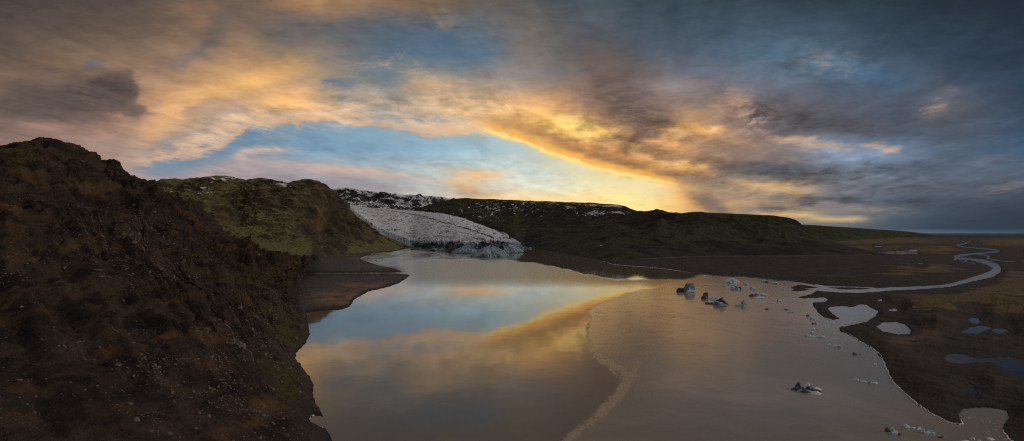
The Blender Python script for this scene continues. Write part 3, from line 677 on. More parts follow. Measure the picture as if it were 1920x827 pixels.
# --- near western slope: lofted from the lagoon shore up to the crest ------------------
FOOT = [(596,478),(585,496),(570,515),(566,540),(567,562),(569,580),(575,590),(577,605),(580,626),(569,646),(557,658),(553,670),(563,686),(575,702),(586,720),(585,738),(589,754),(599,770),(580,786),(588,801),(614,812),(622,828),(640,880),(664,985),(700,1250),(760,1900)]
CREST = [(592,476,1000),(570,508,820),(545,500,760),(520,492,720),(490,484,700),(462,474,690),(436,462,680),(412,446,675),(388,430,665),(364,412,655),(345,396,645),(330,384,640),(312,374,632),(290,362,620),(265,349,610),(240,338,600),(210,326,590),(170,313,575),(140,300,560),(112,280,545),(84,268,535),(45,270,510),(-20,280,470),(-150,300,410),(-500,330,330),(-1400,350,230)]
ft = np.array([[*ground_pt(a, b), 0.3] for a, b in FOOT]); ct = np.array([ray_pt(a, b, c) for a, b, c in CREST])
NT_, NS_ = 760, 420
res = np.concatenate([np.linspace(0, 21, 640, endpoint=False), np.linspace(21, 25, 120)])
fa = catmull(ft, NT_, res); ca = catmull(ct, NT_, res)
s = np.linspace(0, 1, NS_)[:, None, None]
V = fa[None] * (1 - s) + ca[None] * s
sz = np.linspace(0, 1, NS_)
prof = np.interp(sz, [0, .06, .25, .5, .62, .74, .85, 1], [0, .012, .145, .39, .49, .71, .86, 1.0])   # scree apron, then crags
V[..., 2] = fa[None, :, 2] * (1 - prof[:, None]) + ca[None, :, 2] * prof[:, None]
# two rounds behind the crest so that the hill has a back
back = ca + np.array([-160, 120, -30]); back2 = ca + np.array([-420, 380, -150])
V = np.concatenate([V, (ca * .5 + back * .5)[None], back[None], back2[None]], 0)
arc = np.concatenate([[0], np.cumsum(np.linalg.norm(np.diff((fa + ca) / 2, axis=0), axis=1))])
TT = np.broadcast_to(arc, V.shape[:2]); SS = np.broadcast_to((np.arange(V.shape[0]) / NS_)[:, None], V.shape[:2]) * 300
def amp(V):
    gul = ridged(np.stack([(TT + 0.22 * SS) / 26, SS / 150, TT * 0], -1), 5, .55)
    gul2 = ridged(np.stack([(TT + 0.22 * SS) / 9, SS / 60, TT * 0 + 5], -1), 4, .55)
    big = fbm(V / 110.0, 4); crag = ridged(V / np.array([38., 38., 22.]), 6, .55); fine = fbm(V / 7.0, 4, .6)
    e = np.clip(SS / 300, 0, 1)
    lo = .12 * smooth(e, 0, .03) + .88 * smooth(e, 0.03, .34)
    cr = smooth(e, .45, .62) * 1.0 + .28
    global GUL
    GUL = np.clip(np.maximum(.5 - .5 * (gul * .6 + gul2 * .25 + .1), 1.1 * smooth(e, .10, .03)), 0, 1)
    region = 0.5 + 0.5 * np.tanh(3 * fbm(V / 75.0 + 7, 3))
    a = lo * (big * 16 + gul * 6.0 * (1 - .3 * e) + gul2 * 1.7 + crag * 13 * cr * (.3 + region) + fine * .9 + ridged(V / 8.0, 4, .6) * 1.5 * (.4 + region)) + (1 - lo) * fine * .5
    gul0 = ridged(np.stack([(TT + 0.5 * SS) / 75, SS / 420, TT * 0 + 2], -1), 3, .5)
    a = a + lo * gul0 * 9 * smooth(e, 0, .3)
    return a * (1 - .86 * smooth(e, .86, 1.0)) * (.15 + .85 * smooth(TT, 30, 260))
V = finish(V, amp)
e_ = np.clip(SS / 300, 0, 1)
pxx = V[..., 0] / V[..., 1] * F + 960; pyy = YH + (CAMH - V[..., 2]) / V[..., 1] * F
PP = np.stack([pxx.ravel(), pyy.ravel()], -1)
m_near = mat_hill('scree_slope', (0.020, 0.0145, 0.011), (0.070, 0.048, 0.034), (0.032, 0.031, 0.010), (0.095, 0.082, 0.024), moss_amt=.50, rust=(0.115, 0.062, 0.026), scale=1.5, steep=(.4, .9), bump=1.3, scree=(0.15, 0.12, 0.098), gulcol=(0.062, 0.051, 0.043))
near = mesh_obj('near_hillside', V, grid_faces(V.shape[0], V.shape[1]), m_near)
ms = -0.45 + 1.1 * blob(PP, 60, 290, 110, 26) + .9 * blob(PP, 240, 345, 120, 16) + .55 * blob(PP, 480, 520, 70, 40) + .5 * blob(PP, 530, 620, 40, 60) + .35 * blob(PP, 60, 560, 90, 40) + .5 * blob(PP, 540, 720, 30, 50) + .4 * blob(PP, 40, 450, 60, 30) - .3 * blob(PP, 350, 650, 120, 60)
set_attr(near, 'gully', GUL); set_attr(near, 'moss', ms); set_attr(near, 'snow', ms * 0)
tag(near, kind='structure')
NEARV = V

# --- green hill above the outwash fan ----------------------------------------------------
px = np.concatenate([np.linspace(120, 240, 12, endpoint=False), np.linspace(240, 772, 430)])
crest = ip(px, [(120,370),(240,350),(262,340),(270,337),(282,343),(296,341),(302,338),(340,339),(352,337),(372,335),(388,331),(405,329.5),(420,330),(440,333),(462,337),(478,336),(492,335),(512,341),(528,345),(540,347),(556,342),(568,339),(584,339),(598,342),(612,348),(622,356),(634,368),(642,380),(652,393),(662,400),(676,412),(690,425),(710,438),(740,449),(762,460),(772,464)])
cdep = ip(px, [(120,2000),(300,2050),(420,2100),(540,2150),(600,2250),(650,2420),(700,2600),(772,2800)])
foot = ip(px, [(120,540),(300,530),(430,512),(500,503),(540,500),(600,484),(650,476.5),(700,473),(740,470),(762,465.5),(772,466)])
foot = np.maximum(foot, crest + .7)
fdep = CAMH * F / (foot - YH)
fdep = np.minimum(fdep, cdep - 5)
foot = YH + (CAMH - .5) * F / fdep
m1y = foot + (crest - foot) * .30; m1d = fdep + (cdep - fdep) * .42
m2y = foot + (crest - foot) * .62; m2d = fdep + (cdep - fdep) * .66
m2y += 10 * np.exp(-((px - 450) / 40) ** 2)                              # the ravine between the two shoulders
bd = cdep + 500; by = YH + (CAMH - (CAMH - (crest - YH) / F * cdep - 60)) / bd * F
V, S = loft_columns(px, [(foot, fdep), (m1y, m1d), (m2y, m2d), (crest, cdep), (by, bd)], [60, 90, 110, 4])
def amp(V):
    e = np.clip(S / 3, 0, 1)
    b = fbm(V / 420.0, 5) * 55 + ridged(V / np.array([230., 230., 120.]), 6, .55) * 46 + ridged(V / np.array([80., 80., 30.]) + 3, 4) * 13 + fbm(V / 24., 3) * 3
    return b * smooth(e, 0, .12) * (1 - .75 * smooth(e, .88, 1.0)) * np.clip((V[..., 2] + 5) / 120, .1, 1)
V = finish(V, amp)
pxx = V[..., 0] / V[..., 1] * F + 960; pyy = YH + (CAMH - V[..., 2]) / V[..., 1] * F
PP = np.stack([pxx.ravel(), pyy.ravel()], -1)
m_green = mat_hill('mossy_hill', (0.030, 0.024, 0.016), (0.085, 0.066, 0.040), (0.050, 0.054, 0.018), (0.185, 0.170, 0.066), moss_amt=.98, scale=.42, steep=(.55, .95),
                   snow=dict(scale=.022, amp=3.2, map=(1, 1, 2.2), flat=.6), rust=(0.14, 0.10, 0.05))
green = mesh_obj('green_hill', V, grid_faces(V.shape[0], V.shape[1]), m_green)
set_attr(green, 'moss', -.55 * blob(PP, 625, 390, 45, 45) - .35 * blob(PP, 600, 440, 80, 22) + .2 * blob(PP, 470, 440, 90, 40))  # right end less mossy and darker: its shaded side put into the colour
set_attr(green, 'snow', 1.5 * (.62 * blob(PP, 415, 333, 34, 5) + .5 * blob(PP, 530, 347, 34, 6) + .34 * blob(PP, 380, 350, 60, 14) + .42 * blob(PP, 522, 395, 16, 14) + .25 * blob(PP, 430, 372, 60, 16)))
tag(green, kind='structure')

# --- snow-streaked cliffs behind the glacier ------------------------------------------------
px = np.linspace(560, 900, 330)
crest = ip(px, [(560,362),(620,356),(636,354),(650,353),(668,355),(684,359),(700,360),(708,364),(716,362),(730,363),(742,366),(770,365.5),(790,367),(812,368),(835,371),(852,375),(900,384)])
foot = ip(px, [(560,388),(650,388),(700,392),(760,396),(800,399),(900,402)])
one = np.ones_like(px)
V, S = loft_columns(px, [(foot + 3, one * 8400), (foot - 4, one * 9800), (crest, one * 10500), (crest + 4, one * 13000)], [30, 130, 3])
def amp(V):
    e = np.clip(S / 2, 0, 1)
    b = ridged(V / np.array([390., 1300., 1000.]), 6, .6) * 112 + fbm(V / 225., 5, .6) * 75
    return b * smooth(e, 0, .2) * (1 - .85 * smooth(e, .9, 1))
V = finish(V, amp)
m_snow = mat_hill('snowy_cliff', (0.022, 0.022, 0.028), (0.060, 0.058, 0.066), (0.03, 0.03, 0.03), (0.05, 0.05, 0.05), moss_amt=0, scale=.2,
                  snow=dict(scale=.004, amp=3.6, map=(1, 1, 1.8), flat=1.2, dist=.8, col=(.60, .58, .62)))
cliffs = mesh_obj('snowy_cliffs', V, grid_faces(V.shape[0], V.shape[1]), m_snow)
set_attr(cliffs, 'moss', V[..., 0] * 0)
e = S / 2
set_attr(cliffs, 'snow', .72 + .35 * smooth(e, .82, 1.0) - .2 * smooth(e, .7, .3))
tag(cliffs, kind='structure')

# --- eastern hills: snow-patched plateau and the dark shoulder towards the plain --------------
px = np.linspace(776, 1680, 720)
crest = ip(px, [(776,394),(800,386),(820,380),(835,376),(850,373),(870,372),(900,373),(950,375),(1000,377),(1060,379.5),(1100,381),(1150,383),(1172,386),(1182,391),(1196,395),(1212,396),(1226,395),(1234,393.5),(1242,396),(1252,399.5),(1280,401),(1298,399),(1312,398),(1350,401),(1400,402.5),(1440,405.5),(1458,409),(1475,413),(1490,420),(1505,427),(1530,438),(1560,452),(1600,464),(1650,473),(1680,477)])
cdep = ip(px, [(776,8600),(850,8200),(950,6800),(1100,5000),(1182,3900),(1240,3000),(1350,2750),(1450,2600),(1530,2350),(1600,2150),(1680,1950)])
foot = ip(px, [(776,397),(800,398.5),(860,410),(900,424),(940,441),(965,455),(985,464),(1000,466),(1060,475),(1122,486),(1150,490),(1200,486),(1260,482),(1400,480),(1500,480),(1600,479.5),(1680,479)])
foot = np.maximum(foot, crest + 1)
fdep = ip(px, [(776,7200),(860,5400),(940,3450),(965,2760),(985,2780)]); fd2 = CAMH * F / (foot - YH)
fdep = np.where(px < 985, fdep, fd2); fdep = np.minimum(fdep, cdep - 20)
foot = np.where(px > 985, YH + (CAMH - 1.0) * F / fdep, foot)
k1 = .34 + .1 * np.sin(px / 70.); k2 = .66
m1y = foot + (crest - foot) * .42; m1d = fdep + (cdep - fdep) * k1
m2y = foot + (crest - foot) * .70; m2d = fdep + (cdep - fdep) * k2
bd = cdep + 1500
V, S = loft_columns(px, [(foot, fdep), (m1y, m1d), (m2y, m2d), (crest, cdep), (crest + 10, bd)], [70, 90, 80, 3])
def amp(V):
    e = np.clip(S / 3, 0, 1)
    gul = ridged(np.stack([(V[..., 0] - .5 * V[..., 1]) / 110., V[..., 1] / 900., V[..., 2] / 500.], -1), 5, .55)
    global GUL
    GUL = np.clip(.5 - .5 * gul, 0, 1)
    b = fbm(V / 520.0, 5) * 66 + ridged(V / np.array([260., 400., 140.]) + 4, 6, .55) * 24 + gul * 20 * smooth(e, .8, .1) + fbm(V / 30., 3) * 2.5
    return b * smooth(e, 0, .10) * (1 - .8 * smooth(e, .85, 1.0)) * np.clip(V[..., 2] / 110, .05, 1)
V = finish(V, amp)
pxx = V[..., 0] / V[..., 1] * F + 960; pyy = YH + (CAMH - V[..., 2]) / V[..., 1] * F
PP = np.stack([pxx.ravel(), pyy.ravel()], -1)
m_east = mat_hill('dark_hillside', (0.014, 0.012, 0.011), (0.050, 0.040, 0.036), (0.017, 0.019, 0.010), (0.062, 0.060, 0.027), moss_amt=.58, scale=.36, steep=(.6, .96),
                  snow=dict(scale=.018, amp=3.8, map=(1, .5, 1.5), flat=.3, dist=.8), gulcol=(0.060, 0.045, 0.042))
east = mesh_obj('eastern_hills', V, grid_faces(V.shape[0], V.shape[1]), m_east)
set_attr(east, 'gully', GUL * smooth(pxx, 1300, 1100))
set_attr(east, 'moss', .25 * blob(PP, 1080, 440, 90, 26) + .2 * blob(PP, 1420, 420, 100, 14) - .45 * blob(PP, 1010, 448, 60, 20) - .3 * blob(PP, 1400, 470, 200, 20) + .2 * blob(PP, 1300, 430, 120, 20))
set_attr(east, 'snow', 1.35 * np.maximum.reduce([.75 * blob(PP, 1150, 385.5, 34, 3.5), .66 * blob(PP, 1110, 384, 16, 3), .55 * blob(PP, 1070, 388, 22, 8), .48 * blob(PP, 1120, 400, 60, 9), .45 * blob(PP, 1165, 400, 26, 8), .42 * blob(PP, 1000, 381, 150, 6), .36 * blob(PP, 950, 392, 110, 16), .42 * blob(PP, 1126, 460, 8, 7), .3 * blob(PP, 1080, 462, 10, 6), .28 * blob(PP, 920, 405, 90, 12)]))
tag(east, kind='structure')

# --- far green range running out to the plain --------------------------------------------------
px = np.linspace(1440, 1745, 260)
crest = ip(px, [(1440,421),(1500,421),(1530,422.5),(1560,424.5),(1600,427),(1640,430),(1680,432.5),(1700,434),(1715,435.5),(1728,437.5),(1738,439.2),(1745,440.2)])
cdep = ip(px, [(1440,6000),(1500,6200),(1600,7300),(1700,9800),(1745,12500)])
foot = ip(px, [(1440,453),(1500,454),(1560,454.5),(1600,451.5),(1650,448),(1700,444.5),(1735,441.8),(1745,441)])
fdep = CAMH * F / (foot - YH); fdep = np.minimum(fdep, cdep - 100)
foot = YH + (CAMH - 1) * F / fdep
my = foot + (crest - foot) * .25; md = fdep + (cdep - fdep) * .4
V, S = loft_columns(px, [(foot, fdep), (my, md), (crest, cdep), (crest + 2, cdep + 2500)], [24, 60, 3])
def amp(V):
    e = np.clip(S / 2, 0, 1)
    g = ridged(np.stack([(V[..., 0] + .5 * V[..., 1]) / 260., V[..., 1] / 2500., V[..., 2] / 900.], -1), 5, .6)
    return (g * 34 + fbm(V / 300., 4) * 20) * smooth(e, 0, .25) * (1 - .9 * smooth(e, .8, 1.0))
V = finish(V, amp)
m_far = mat_hill('far_green_slope', (0.030, 0.030, 0.018), (0.055, 0.052, 0.030), (0.028, 0.034, 0.015), (0.058, 0.062, 0.028), moss_amt=.8, scale=.2, steep=(.5, .95))
farr = mesh_obj('far_range', V, grid_faces(V.shape[0], V.shape[1]), m_far)
set_attr(farr, 'moss', V[..., 0] * 0); tag(farr, kind='structure')

# ------------------------------------------------------------------ the glacier tongue
px = np.linspace(632, 976, 560)
bot = ip(px, [(632,380),(648,388),(662,402),(676,414),(690,426),(715,440),(740,449),(762,459),(776,464),(800,467),(820,469),(850,471.5),(880,474),(905,475.5),(940,474),(958,472),(972,468),(976,464)])
top = ip(px, [(632,374),(648,385.5),(700,390),(760,394),(800,396.5),(830,401),(860,408),(890,419),(920,431),(945,444),(965,456),(972,461),(976,463)])
top = np.minimum(top, bot - .5)
bdep = ip(px, [(632,4700),(660,4000),(690,3350),(740,2950),(776,2720),(800,2500),(850,2230),(905,2000),(940,2060),(972,2380),(976,2500)])
tdep = ip(px, [(632,8600),(700,8400),(800,7400),(860,5600),(900,4400),(940,3500),(965,2800),(976,2600)])
# front: an ice cliff standing in the water
fvar = 9.0 * fbm(np.stack([px / 9., px * 0, px * 0], -1), 4) * smooth(px, 776, 800)
fronth = 12.0 * smooth(px, 768, 800) * smooth(px, 978, 966)
wl = CAMH * F / (bot - YH)
wd = np.where(px > 776, wl, np.minimum(bdep, CAMH * F / np.maximum(bot - YH, 1) * 1.0)); wd = np.where(bot < YH + 1, bdep, wd)
wd = np.where(px <= 776, bdep + (CAMH * F / (464 - YH) - 2720) * smooth(px, 700, 776), wd)
bz0 = CAMH - (bot - YH) / F * wd
A0 = np.stack([(px - 960) / F * wd, wd, bz0 - 1.5], -1)
A1 = A0 + np.stack([0 * px, 12 + 0 * px, fronth + 1.5], -1)
B = ray_pt(px, top, tdep)
nr = 330
t = np.linspace(0, 1, nr)[:, None, None] ** 1.7
V = A1[None] * (1 - t) + B[None] * t
V[..., 2] += np.exp(-np.linspace(0, 1, nr) * 70)[:, None] * fvar[None]
A1 = A1 + np.stack([0 * px, 0 * px, fvar], -1)
# keep the projected profile convex: lift the lower tongue a little
V[..., 2] += (np.sin(np.pi * np.clip(t[..., 0], 0, 1)) ** .8) * 14 * smooth(px, 700, 800)[None]
cl = np.linspace(0, 1, 14)[:, None, None]
V = np.concatenate([A0[None] * (1 - cl) + A1[None] * cl, V[1:]], 0)
row = np.concatenate([np.zeros(14), np.linspace(0, 1, nr)[1:]])[:, None] + 0 * px[None]
frontf = np.concatenate([np.ones(14), np.exp(-np.linspace(0, 1, nr)[1:] * 5)])[:, None] + 0 * px[None]
def amp(V):
    q = V.copy()
    a = math.radians(28); u = q[..., 0] * math.cos(a) + q[..., 1] * math.sin(a); v = -q[..., 0] * math.sin(a) + q[..., 1] * math.cos(a)
    warp = fbm(q / 240., 3) * 90
    global CRE
    cre = ridged(np.stack([(u + warp) / 120., (v) / 46., 0 * u], -1), 5, .6)
    cr2 = ridged(np.stack([(u - warp) / 30., (v + u * .6) / 24., 0 * u + 4], -1), 4, .6)
    bl = fbm(q / 30., 4, .6)
    CRE = np.clip(.55 - .9 * (cre * .5 + cr2 * .5), 0, 1)
    global BAND
    BAND = np.clip(ridged(np.stack([(v + warp * .6) / 95., u / 1400., 0 * u + 9], -1), 5, .62) * .75 + .16, 0, .95)
    g = (cre * 22 + cr2 * 11 + bl * 6) * (0.55 + 1.0 * frontf) + fbm(q / 300., 3) * 22 * smooth(row, 0, .3)
    g = np.where(row <= 0, cr2 * 5 + bl * 6, g)
    edge = smooth(row, 1.0, .93)
    return g * edge
V = finish(V, amp)
V[0, :, 2] = np.minimum(V[0, :, 2], -1.0)
pxx = V[..., 0] / V[..., 1] * F + 960; pyy = YH + (CAMH - V[..., 2]) / V[..., 1] * F
PP = np.stack([pxx.ravel(), pyy.ravel()], -1)
def mat_ice(name, base, blue, dirt, glacier=False, scale=1.0, dirtamt=.0):
    m, nt, bs = new_mat(name)
    co = objco(nt)
    n1 = nt.noise(co, .02 * scale, 7, .65, .6); n2 = nt.noise(co, .12 * scale, 6, .65); 
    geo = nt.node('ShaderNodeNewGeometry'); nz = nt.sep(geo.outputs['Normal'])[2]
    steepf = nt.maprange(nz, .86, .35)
    c = nt.mix(nt.math('MULTIPLY', n2, .6), base, tuple(v * .72 for v in base))
    if glacier:
        bf = nt.math('MULTIPLY_ADD', nt.attr('front'), .8, nt.math('MULTIPLY', steepf, nt.math('MULTIPLY_ADD', nt.attr('front'), .7, .45)), clamp=True)
        c = nt.mix(bf, c, blue)
        c = nt.mix(nt.math('MULTIPLY', nt.maprange(nt.attr('crev'), .30, .62), .8), c, tuple(v * .8 for v in blue))
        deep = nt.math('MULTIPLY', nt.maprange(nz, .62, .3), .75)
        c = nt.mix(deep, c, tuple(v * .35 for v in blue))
        df = nt.maprange(nt.math('ADD', nt.math('MAXIMUM', nt.attr('dirt'), nt.attr('band')), nt.math('MULTIPLY', nt.math('SUBTRACT', n1, .5), 3.0)), .62, .95)
        sp = nt.math('MULTIPLY', nt.maprange(nt.noise(nt.mapping(co, (1, .3, 1)), .03, 8, .75, .8), .56, .66), .45)
        c = nt.mix(nt.math('MAXIMUM', df, sp), c, dirt)
    else:
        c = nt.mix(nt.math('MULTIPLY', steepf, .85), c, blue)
        df = nt.maprange(nt.noise(co, .35 * scale, 8, .7, .8), .62 - dirtamt * .3, .70 - dirtamt * .3)
        c = nt.mix(df, c, dirt)
    nt.l.new(c, bs.inputs['Base Color']); bs.inputs['Roughness'].default_value = .45 if not glacier else .7
    bs.inputs['Specular IOR Level'].default_value = .3
    nt.l.new(nt.bump(nt.math('ADD', nt.math('MULTIPLY', n1, 6.0 / scale), nt.math('MULTIPLY', n2, 1.5 / scale)), .6, 1.0), bs.inputs['Normal'])
    return m
m_gl = mat_ice('glacier_ice', (0.66, 0.67, 0.70), (0.13, 0.23, 0.27), (0.06, 0.05, 0.047), glacier=True)
glacier = mesh_obj('glacier', V, grid_faces(V.shape[0], V.shape[1]), m_gl)
mor = np.maximum(smooth(line_sdf(PP, [(690,390,.2),(760,399,.8),(800,407,1.2),(830,417,1.4),(850,421,1.4),(880,430,1.6),(900,437,1.8),(925,446,2)]), -2.5, 1.2),
                 .7 * smooth(line_sdf(PP, [(655,388,.2),(720,396,.5),(770,402,.6)]), -2, .8))
mor = np.maximum(mor, .8 * smooth(line_sdf(PP, [(880,448,1),(920,452,3),(950,458,4),(968,463,2)]), -3, 2))
mor = np.maximum(mor, .7 * smooth(line_sdf(PP, [(770,463,.5),(800,466,1.5),(840,468,.6)]), -3, 1))
mor = np.maximum(mor, .45 * smooth(line_sdf(PP, [(825,440,.5),(860,452,1.5),(900,456,2)]), -4, 2))
set_attr(glacier, 'dirt', mor); set_attr(glacier, 'band', BAND); set_attr(glacier, 'crev', CRE * np.clip(.25 + .9 * fbm(V / 420., 3) + .9 * np.exp(-row * 7) + (blob(PP, 715, 425, 50, 26) * .8 + blob(PP, 900, 432, 60, 8) * .5).reshape(row.shape), 0, 1))
set_attr(glacier, 'front', np.clip(np.where(row <= 0, 1, np.exp(-row * 26)).ravel() * smooth(PP[:, 0], 765, 785) + .5 * smooth(PP[:, 0] - PP[:, 1] * 1.0, 478, 520) * smooth(PP[:, 1], 425, 460) + .35 * blob(PP, 775, 450, 40, 14), 0, 1))
tag(glacier, 'pale glacier tongue with a dark moraine line, ending in the lake', 'glacier', kind='thing')

# ------------------------------------------------------------------ ice floating in the lake
m_icew = mat_ice('white_ice', (0.66, 0.73, 0.78), (0.22, 0.42, 0.50), (0.10, 0.09, 0.085), scale=1.0, dirtamt=-.1)
m_iced = mat_ice('debris_ice', (0.11, 0.10, 0.095), (0.045, 0.055, 0.06), (0.018, 0.016, 0.015), scale=1.0, dirtamt=.3)
m_iceb = mat_ice('blue_ice', (0.30, 0.38, 0.41), (0.09, 0.18, 0.22), (0.06, 0.07, 0.07), scale=.5, dirtamt=-.1)

def ico(sub):
    import bmesh
    bm = bmesh.new(); bmesh.ops.create_icosphere(bm, subdivisions=sub, radius=1.0)
    v = np.array([x.co[:] for x in bm.verts]); f = np.array([[q.index for q in g.verts] for g in bm.faces]); bm.free()
    return v, f
ICO = {k: ico(k) for k in (1, 2, 3, 4)}

def lump(w, d, h, seed, lean=0.0, sub=3, cuts=7, rough=.10, peak=0.0):
    """an angular block of ice: a ball cut by random planes, pulled up to a peak, roughened"""
    r = np.random.default_rng(seed); v, f = ICO[sub]; v = v.copy()
    for _ in range(cuts):
        n = r.normal(size=3); n[2] = abs(n[2]) * .8; n /= np.linalg.norm(n); k = r.uniform(.45, .85)
        over = np.maximum(v @ n - k, 0); v = v - over[:, None] * n * .95
    v = v + fbm(v * 1.7 + seed * 3.1, 3)[:, None] * v * rough * 2.2 + (ridged(v * 3.1 + seed, 3)[:, None]) * v * rough * .5
    if peak:
        v[:, 2] = np.where(v[:, 2] > 0, v[:, 2] * (1 + .45 * peak * np.exp(-((v[:, 0] - lean) ** 2 + v[:, 1] ** 2) / .18)), v[:, 2])
    mx = max(v[:, 2].max(), .3)
    v[:, 2] = np.where(v[:, 2] > 0, v[:, 2] / mx * h, v[:, 2] * h * .6)
    v[:, 0] = v[:, 0] * w / 2 * 1.5 + lean * .3 * np.maximum(v[:, 2], 0); v[:, 1] *= d / 2 * 1.3
    return v, f

def merge(parts):
    vs_, fs_, k = [], [], 0
    for v, f in parts:
        vs_.append(v); fs_.append(f + k); k += len(v)
    return np.concatenate(vs_), np.concatenate(fs_)

SEED = [100]
def floe(px, py, lumps, label, group=None, name='iceberg', cat='iceberg', sub=3, flat=False):
    """lumps: (dx, dy_back, w, h, lean, kind, peak) in reference pixels around the waterline point (px, py)"""
    x, Y = ground_pt(px, py); s_ = float(Y) / F
    fore = F / float(Y) * CAMH / float(Y) * s_            # foreshortening of lake-plane depth (per pixel)
    groups = {}
    for L in lumps:
        dx, dy, w, h, lean, kind, peak = L
        SEED[0] += 1
        v, f = lump(w * s_, w * s_ * (.75 if not flat else 1.0), h * s_, SEED[0], lean, sub=sub, peak=peak)
        back = dy / max(CAMH / float(Y), .03) * s_
        v = v + np.array([dx * s_, back, 0])
        groups.setdefault(kind, []).append((v, f))
    mats = {'w': m_icew, 'd': m_iced, 'b': m_iceb}
    nm = {'w': 'white_ice', 'd': 'debris_layer', 'b': 'blue_ice'}
    n = sum(len(g) for g in groups.values())
    if n == 1:
        k = next(iter(groups)); v, f = groups[k][0]
        o = mesh_obj(name, v, f, mats[k], smooth_shade=False); o.location = (float(x), float(Y), 0)
    else:
        o = bpy.data.objects.new(name, None); COL.objects.link(o); o.location = (float(x), float(Y), 0)
        for k, g in groups.items():
            for v, f in g: mesh_obj(nm[k], v, f, mats[k], parent=o, smooth_shade=False)
    tag(o, label, cat, group)
    return o

G1 = 'icebergs drifting before the eastern shore'
floe(1286, 547, [(-12,0,11,8,-.2,'d',0),(-5,1,10,6,0,'d',0),(3,0,17,17,.5,'b',1.0),(9,-1,14,5,.2,'w',0),(15,1,9,5,.2,'b',0)], 'blue iceberg with a tall pointed peak and dark dirty end', G1, sub=4)
floe(1331, 560, [(-9,0,10,7,0,'d',0),(-1,2,11,10,-.3,'d',.3),(5,0,17,6,.3,'w',0),(9,1,8,4,0,'d',0)], 'long dark iceberg with a white slab along its front', G1, sub=4)
floe(1353, 572.5, [(-5,0,17,8,-.4,'b',0),(0,2,17,14,.2,'d',.3),(9,1,9,8,.2,'d',0),(-1,-1,14,4,0,'b',0)], 'blocky iceberg with black debris cap beside the flat dark slab', G1, sub=4)
floe(1331, 569.5, [(-5,0,11,3,0,'d',0),(4,0,12,2.6,0,'d',0)], 'flat dark slab of ice lying low in the water', G1)
floe(1389, 573, [(4,0,12,11,.3,'b',.4),(-5,0,10,5,-.3,'w',0),(0,0,12,5,0,'w',0)], 'blue-white iceberg with one blunt upright end, standing alone', G1, sub=4)
floe(1369, 530, [(-1,0,18,9,0,'w',0),(-5,0,9,5,0,'w',0)], 'largest pale domed iceberg near the dark shore', G1, sub=4)
floe(1380, 528.5, [(0,0,11,4,.4,'w',0)], 'low pale slab touching the domed iceberg', G1)
floe(1379, 542, [(-6,0,9,5,0,'w',0),(0,0,9,6,0,'d',.3),(4,2,8,8,-.3,'w',0),(8,0,7,5,0,'d',0),(0,-1,7,3,0,'b',0)], 'jumbled dirty iceberg behind the blunt blue one', G1, sub=4)
floe(1399, 534, [(-1,0,6,3.6,0,'w',0),(2,0,4,4.5,.3,'w',0)], 'small white two-pointed berg right of the jumbled dirty one', G1)
floe(1411, 541, [(-2,0,5,4,0,'w',0),(2,0,5,3,0,'w',0)], 'small white berg with rounded lumps above a low blue slab', G1)
floe(1413, 543.6, [(0,0,8,2,0,'b',0)], 'low blue slab under the white rounded berg', G1)
floe(1413, 555, [(-1,0,10,4.2,0,'d',0),(3,0,5,4,0,'d',0)], 'black block of debris-covered ice', G1)
floe(1427, 553, [(-4,1,7,5,0,'w',0),(2,0,10,4.4,.2,'w',0),(5,-1,6,3,0,'w',0)], 'white pair of joined bergs behind the black ice block', G1)
floe(1420, 559, [(0,0,17,2.6,0,'w',0),(1,0,9,2.2,0,'d',0)], 'thin grey slab floating in front of the black ice block', G1)
floe(1431, 528.5, [(-3,0,7,4,0,'w',0),(3,0,7,4.4,0,'w',0),(1,-1,5,2.6,0,'d',0)], 'white berg with a dark notch close under the shore', G1)
floe(1452, 531.5, [(-4,0,5,3,0,'w',0),(2,0,8,3,0,'w',0),(7,-1,4,2.6,0,'w',0),(-2,-1,4,2,0,'d',0)], 'row of joined white lumps under the shore, speckled dark', G1)
floe(1320, 517, [(0,0,5,2,0,'w',0)], 'tiny white berg at the tip of the current line', G1)
floe(1327, 518.2, [(0,0,5,1.8,0,'w',0)], 'tiny pale berg beside the one at the current line tip', G1)
floe(1450, 569, [(0,0,6,3,0,'w',0)], 'small white berg alone in open brown water', G1)
floe(1461, 565, [(0,0,8,2.2,.3,'w',0),(-3,0,4,2,0,'d',0)], 'small white slab with a dark tip', G1)
floe(1439, 580, [(0,0,7,2.4,0,'d',0)], 'small black ice lump furthest out in open water', G1)
floe(1473, 581, [(0,0,7,1.6,0,'d',0)], 'thin dark sliver of ice above a curved white floe', G1)
floe(1480, 586, [(-3,0,5,2,0,'w',0),(2,0,6,1.8,0,'w',0),(5,0,3,1.6,0,'d',0)], 'curved white floe under a thin dark sliver', G1)
floe(1515, 592, [(0,0,5,2.6,0,'d',0)], 'small black ice lump above a white crumb of ice', G1)
floe(1515, 596, [(0,0,5,1.8,0,'w',0)], 'white crumb of ice below a small black lump', G1)
floe(1526, 599, [(0,0,6,3.4,0,'w',0),(-2,1,3,4,0,'w',0)], 'white lump of ice off the crescent spit', G1)
floe(1524, 607, [(0,0,4,2.6,0,'d',0)], 'tiny black lump of ice off the crescent spit', G1)
floe(1530, 607, [(0,0,4,3,0,'w',0)], 'tiny upright white ice beside a black lump', G1)
floe(1525, 617, [(-1,0,7,3,.4,'w',0),(5,0,4,1.6,0,'w',0)], 'white floe with a small companion crumb', G1)
floe(1524, 624, [(0,0,7,3,0,'w',0)], 'white lump just above the long curved floe', G1)
floe(1526, 631.5, [(-9,1.8,5,3,0,'w',0),(-5,.8,6,2.6,0,'w',0),(0,0,8,2.4,0,'w',0),(6,-.4,7,2.4,0,'w',0)], 'long thin curved white floe', G1)
